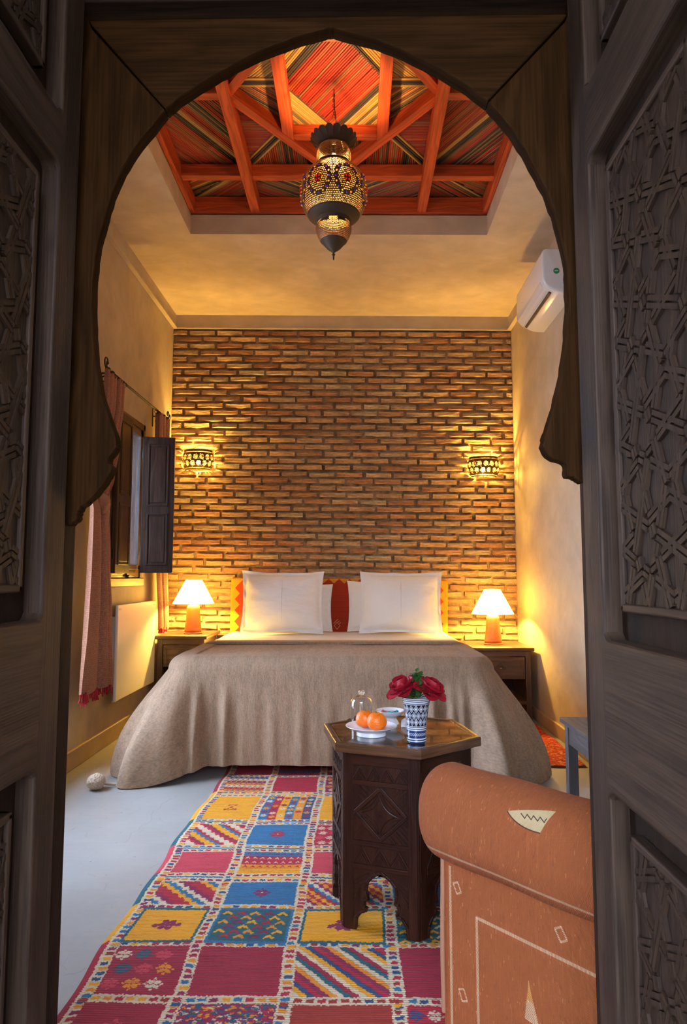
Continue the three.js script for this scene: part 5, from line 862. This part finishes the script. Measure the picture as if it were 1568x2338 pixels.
{
  const zell = canvasTexture(1024, 512, (g, w, h) => {
    g.fillStyle = '#c9ccd4'; g.fillRect(0, 0, w, h); const ink = '#191d30'; g.fillStyle = ink; g.fillRect(0, 72, w, 240);
    g.strokeStyle = ink; g.fillStyle = ink;
    for (const y of [14, 34, 60]) { g.lineWidth = 7; g.beginPath(); g.moveTo(0, y); g.lineTo(w, y); g.stroke(); }
    for (let k = -1; k < 17; k++) for (let r = 0; r < 3; r++) { const x = (k + (r % 2) * 0.5) * 64, y = 118 + r * 74; g.strokeStyle = '#c9ccd4'; g.lineWidth = 5; for (const s of [36, 20]) { g.beginPath(); g.moveTo(x, y - s * 1.15); g.lineTo(x + s * 0.84, y); g.lineTo(x, y + s * 1.15); g.lineTo(x - s * 0.84, y); g.closePath(); g.stroke(); } g.fillStyle = '#c9ccd4'; g.fillRect(x - 4, y - 11, 8, 22); g.fillRect(x - 11, y - 4, 22, 8); } g.strokeStyle = ink;
    for (const y of [322, 344]) { g.lineWidth = 8; g.beginPath(); g.moveTo(0, y); g.lineTo(w, y); g.stroke(); }
    g.fillStyle = '#253660'; g.fillRect(0, 362, w, 84); g.strokeStyle = '#c9cede'; g.lineWidth = 5; for (let k = 0; k < 32; k++) { g.beginPath(); g.arc(k * 32 + 16, 404, 12, 0, 7); g.stroke(); } g.fillStyle = ink; g.fillRect(0, 460, w, 12); g.fillStyle = '#253660'; g.fillRect(0, 484, w, 28);
  });
  const prof = [[0.0300, 0.0], [0.0325, 0.002], [0.0335, 0.012], [0.0335, 0.040], [0.0350, 0.052], [0.0385, 0.085], [0.0445, 0.125], [0.0490, 0.147], [0.0505, 0.152]];
  const t = thing('vase', 'blue and white patterned ceramic tumbler vase holding red roses on the hexagonal table', 'vase', [0.210, TOP, -2.405], 0.3);
  obj('vase_wall', lathe(prof, 64, 40), mat([1, 1, 1], 0.16, { map: zell, clearcoat: 0.7, clearcoatRoughness: 0.06 }), t);
  obj('vase_inside', lathe([[0.0505, 0.152], [0.0490, 0.1525], [0.0470, 0.147], [0.0425, 0.125], [0.033, 0.05], [0.0305, 0.006], [0.0001, 0.005]].reverse(), 48), mat([0.5, 0.52, 0.56], 0.3), t);
  obj('vase_bottom', lathe([[0.0001, 0.0005], [0.0300, 0.0]], 32), ceramic, t);
  const base = [0.210, TOP, -2.405], petalMat = mat([0.33, 0.003, 0.016], 0.55, { side: THREE.DoubleSide, sheen: 0.4 }), leafMat = mat([0.045, 0.13, 0.025], 0.5, { side: THREE.DoubleSide, transmission: 0.25, thickness: 0 }), stemMat = mat([0.06, 0.14, 0.03], 0.6);
  const petal = (curl, size, sd) => surface(10, 10, (u, v) => { const a = (u * 2 - 1), w = Math.sin(Math.min(1, v * 1.15 + 0.08) * PI * 0.62) * (1 - 0.25 * smooth(0.75, 1, v) * Math.abs(a)); const x = a * w * size * 0.72, y = v * size * 1.05 - 0.12 * size * a * a * v, bow = size * (0.34 * Math.sin(v * PI * 0.9)) - size * curl * smooth(0.55, 1, v) * -1; return [x, y, bow * 0.0 + size * (0.22 * Math.sin(v * 2.6) + curl * Math.pow(smooth(0.45, 1, v), 1.5)) - 0.26 * size * a * a + 0.015 * size * Math.sin(a * 6 + sd + v * 5)]; });
  const petals = [petal(-0.12, 0.034, 0), petal(0.05, 0.04, 1), petal(0.28, 0.044, 2), petal(0.45, 0.046, 3)];
  const leafGeo = (L) => surface(8, 10, (u, v) => { const a = u * 2 - 1, w = Math.sin(Math.pow(v, 0.8) * PI) * L * 0.3 * (1 + 0.06 * Math.sin(v * 40)); return [a * w, v * L * 0.95 - L * 0.15 * v * v, L * (0.18 * v * v) - Math.abs(a) * w * 0.3]; });
  const leaves = [leafGeo(0.05), leafGeo(0.036)];
  const rose = (label, [x, y, z], tilt, az, open) => {
    const r = thing('rose', label, 'rose', [base[0] + x, base[1] + y, base[2] + z]); r.rotation.set(tilt * Math.cos(az), 0, -tilt * Math.sin(az));
    const spin = rr(0, 6);
    const rings = [[3, 0, 0.004, -0.04], [4, 1, 0.008, 0.16], [5, 2, 0.011, 0.46], [6, 3, 0.013, 0.92 * open]];
    rings.forEach(([n, k, rad, lean], ri) => { for (let i = 0; i < n; i++) { const a = spin + ri * 0.7 + (i / n) * 2 * PI, m = obj('petal', petals[k], petalMat, r); m.position.set(rad * Math.sin(a), -0.004 * ri, rad * Math.cos(a)); m.rotation.set(lean + rr(-0.08, 0.08), a, 0, 'YXZ'); m.scale.setScalar(rr(0.9, 1.08)); } });
    obj('calyx', lathe([[0.0001, -0.014], [0.006, -0.012], [0.012, -0.002], [0.015, 0.008]], 16), stemMat, r);
    r.updateMatrix(); const inv = r.matrix.clone().invert(), P = (a, b, c) => new THREE.Vector3(base[0] + a, base[1] + b, base[2] + c).applyMatrix4(inv).toArray();
    obj('stem', tube([[0, -0.012, 0], P(x * 0.75, y * 0.8, z * 0.75), P(x * 0.3, 0.11, z * 0.3), P(-x * 0.2, 0.02, -z * 0.2)], 0.0028, 24, 8), stemMat, r);
    return r;
  };
  rose('open red rose on the left side of the patterned vase', [-0.047, 0.182, 0.004], 0.5, -PI / 2 + 0.5, 1.0);
  rose('open red rose on the right side of the patterned vase', [0.047, 0.178, 0.008], 0.55, PI / 2 - 0.6, 1.05);
  const s = thing('leaf_sprig', 'sprig of small green rose leaves between the two red roses', 'leaves', base);
  obj('stem', tube([[0, 0.02, 0.0], [0.002, 0.12, 0.0], [-0.004, 0.235, 0.004]], 0.0026, 24, 8), stemMat, s);
  for (let k = 0; k < 52; k++) { const a = k * 2.4, y = lerp(0.145, 0.238, Math.pow(rnd(), 1.15)), m = obj('leaf', leaves[k % 2], leafMat, s); m.position.set(rr(-0.012, 0.018), y, rr(-0.006, 0.02)); m.rotation.set(rr(0.35, 1.25), a, 0, 'YXZ'); m.scale.setScalar(rr(0.7, 1.05) * (y > 0.21 ? 0.72 : 1)); }
}
// ---------------------------------------------------------------- upholstered chair with a rolled arm; low bench by the wall
{
  const TH = Math.atan2(-0.76, 0.65), t = thing('armchair', 'terracotta upholstered armchair with a thick rolled arm and pale woven lines', 'armchair', [0.262, 0.0132, -1.91], -Math.atan2(0.76, 0.65));
  // local frame: x along the arm (away from its front end), z outwards through the arm's outer face
  const cloth = (tw, th, draw) => canvasTexture(tw, th, (g, w, h) => {
    g.fillStyle = '#984a16'; g.fillRect(0, 0, w, h);
    for (let k = 0; k < 5200; k++) { g.fillStyle = rnd() < 0.5 ? `rgba(214,128,70,${rr(0.05, 0.22)})` : `rgba(110,50,28,${rr(0.05, 0.2)})`; g.fillRect(rr(0, w), rr(0, h), rr(1, 2.5), rr(10, 70)); }
    for (let k = 0; k < 900; k++) { g.fillStyle = `rgba(${rnd() < 0.45 ? '222,148,92' : '112,50,26'},${rr(0.2, 0.6)})`; g.fillRect(rr(0, w), rr(0, h), rr(2, 4), rr(5, 18)); }
    draw(g, w, h);
  });
  const ladder = (g, x0, y0, x1, y1, wd = 9) => { const L = Math.hypot(x1 - x0, y1 - y0), n = L / 4.5; g.strokeStyle = 'rgba(214,190,165,.9)'; g.lineWidth = 2.6; const nx = -(y1 - y0) / L * wd / 2, ny = (x1 - x0) / L * wd / 2; for (let i = 0; i < n; i++) { const x = lerp(x0, x1, i / n), y = lerp(y0, y1, i / n); g.beginPath(); g.moveTo(x - nx, y - ny); g.lineTo(x + nx, y + ny); g.stroke(); } };
  const lozenge = (g, x, y, a, b, rot) => { g.save(); g.translate(x, y); g.rotate(rot); for (const [p, q] of [[[-a, -b], [a, -b]], [[a, -b], [a, b]], [[a, b], [-a, b]], [[-a, b], [-a, -b]]]) ladder(g, ...p, ...q, 7); g.restore(); };
  const bumps = texture(512, 512, (x, y) => [0.5 + 0.22 * Math.sin((x * 90 + y * 60) * 2 * PI) + 0.5 * (fbm(x, y, 60, 26, 3, 130) - 0.5)]);
  const flat = cloth(1024, 1024, (g, w, h) => {                       // panel: 0.70 m along x 0.40 m high from v = 0 (floor) up; 1024 px = 0.70 m
    const m = 1024 / 0.70, X = (x) => x * m, Y = (y) => h - y * m;
    ladder(g, X(0.032), Y(0), X(0.032), Y(0.43), 12); ladder(g, X(0.118), Y(0.332), X(0.118), Y(0), 12);
    ladder(g, X(0.118), Y(0.332), X(0.70), Y(0.332), 12);
    lozenge(g, X(0.056), Y(0.382), 12, 18, -0.5); lozenge(g, X(0.070), Y(0.130), 13, 19, -0.4); lozenge(g, X(0.357), Y(0.384), 14, 20, -0.55);
    // stitched figure: two tapering arms of short stitches
    const sx = X(0.268), sy = Y(0.16);
    for (let k = 0; k < 26; k++) { const y = sy - 128 + k * 5, ww = k * 1.5; g.strokeStyle = k < 13 ? 'rgba(222,176,92,.9)' : 'rgba(226,208,180,.9)'; g.lineWidth = 2.6; g.beginPath(); g.moveTo(sx - ww * 0.5, y - 2); g.lineTo(sx + ww, y + 3); g.stroke(); }
    for (let k = 0; k < 26; k++) { g.strokeStyle = 'rgba(222,176,92,.9)'; const w2 = (26 - k) * 0.75; g.beginPath(); g.moveTo(sx + 34 + k * 4.6, sy + 14 - k * 2.6 - w2); g.lineTo(sx + 37 + k * 4.6, sy + 14 - k * 2.6 + w2); g.stroke(); }
  });
  const rolled = cloth(1024, 1024, (g, w, h) => {                      // u: 0.75 m along the arm, v: once round the roll
    ladder(g, 0, h * 0.146, w, h * 0.146, 12);
    g.save(); g.translate(w * 0.60, h * 0.36); g.rotate(0.5); g.scale(0.7, 0.62); g.fillStyle = 'rgba(196,172,128,.92)'; g.strokeStyle = '#4a1d12'; g.lineWidth = 6; g.beginPath(); g.moveTo(-130, 60); g.quadraticCurveTo(-95, -40, 40, -110); g.lineTo(150, -20); g.quadraticCurveTo(20, 30, -130, 60); g.fill(); g.beginPath(); g.moveTo(-130, 60); g.quadraticCurveTo(-95, -40, 40, -110); g.stroke();
    g.lineWidth = 5; g.strokeStyle = '#3a2416'; g.beginPath(); for (let k = 0; k < 9; k++) g.lineTo(-50 + k * 18, 15 - k * 9 + (k % 2 ? -18 : 8)); g.stroke(); g.restore();
  });
  const fab = (map) => mat([0.84, 0.84, 0.84], 0.9, { map, bumpMap: scaled(bumps, 2, 2), bumpScale: 0.0025, sheen: 0.25 });
  const plain = cloth(512, 512, () => {}), F = fab(plain), LEN = 0.50;
  // roll: section swept along x, rounded at the front end
  const cy = 0.550, ry = 0.1225, rz = 0.095;
  obj('arm_roll', surface(64, 56, (u, v) => {
    const x = -0.075 + u * (LEN + 0.15), end = Math.min((x + 0.075) / 0.075, (LEN + 0.07 - x) / 0.07), k = end < 1 ? Math.sqrt(Math.max(0, 1 - (1 - end) ** 2.4)) : 1, a = v * 2 * PI;   // v = 0 at the bottom outside, going up over the top
    const c = -PI / 2 + a, e = 0.86, sx = Math.sign(Math.cos(c)) * Math.pow(Math.abs(Math.cos(c)), e), sy = Math.sign(Math.sin(c)) * Math.pow(Math.abs(Math.sin(c)), e);
    const puff = 1 + 0.012 * Math.sin(x * 23) * Math.sin(a * 3);
    return [x, cy + ry * sy * k * puff, (rz * sx) * k * puff + 0.004];
  }, { uv: (u, v) => [u * 1.03, 1 - v * 1.0 + 0.0], flip: true }), fab(rolled), t);
  const pg = new RoundedBoxGeometry(LEN, 0.45, 0.16, 4, 0.016).translate(LEN / 2, 0.245, -0.03), pp = pg.attributes.position, pu = pg.attributes.uv; for (let i = 0; i < pp.count; i++) pu.setXY(i, pp.getX(i) / 0.70, (pp.getY(i)) / 0.70);
  obj('arm_panel', pg, fab(flat), t);
  obj('piping', tube([[0.004, 0.06, 0.048], [0.003, 0.2, 0.050], [0.006, 0.44, 0.048]], 0.006, 20, 8), mat([0.30, 0.13, 0.07], 0.9), t);
  obj('seat', new RoundedBoxGeometry(LEN - 0.02, 0.24, 0.60, 4, 0.03).translate(LEN / 2, 0.17, -0.40), F, t);
  obj('seat_cushion', new RoundedBoxGeometry(LEN - 0.06, 0.12, 0.52, 5, 0.045).translate(LEN / 2 - 0.02, 0.335, -0.37), F, t);
  obj('backrest', new RoundedBoxGeometry(0.13, 0.58, 0.60, 5, 0.05).translate(LEN - 0.085, 0.42, -0.385), F, t);
  obj('side_panel', new RoundedBoxGeometry(LEN - 0.02, 0.26, 0.04, 4, 0.016).translate(LEN / 2, 0.19, -0.69), F, t);
  for (const [x, z] of [[0.05, 0.0], [LEN - 0.05, 0.0], [0.05, -0.72], [LEN - 0.05, -0.72]]) obj('foot', new THREE.CylinderGeometry(0.024, 0.018, 0.05, 18).translate(x, 0.025, z), W.doorDeep, t);
}
{
  const t = thing('bench', 'low dark grey-brown wooden bench against the right wall beyond the armchair', 'bench', [1.275, 0, -3.26]);
  obj('bench_top', box(-0.215, 0.437, -0.39, 0.215, 0.462, 0.39, 0.004, 2), W.bench, t);
  for (const a of [-1, 1]) for (const b of [-1, 1]) obj('leg', box(a * 0.205, 0, b * 0.34, a * 0.155, 0.437, b * 0.29, 0.003), W.bench, t);
  for (const a of [-1, 1]) obj('apron', box(a * 0.198, 0.345, -0.30, a * 0.175, 0.437, 0.30, 0.003), W.bench, t);
  for (const b of [-1, 1]) obj('apron', box(-0.16, 0.345, b * 0.335, 0.16, 0.437, b * 0.31, 0.003), W.bench, t);
}
renderer.render(scene, camera);
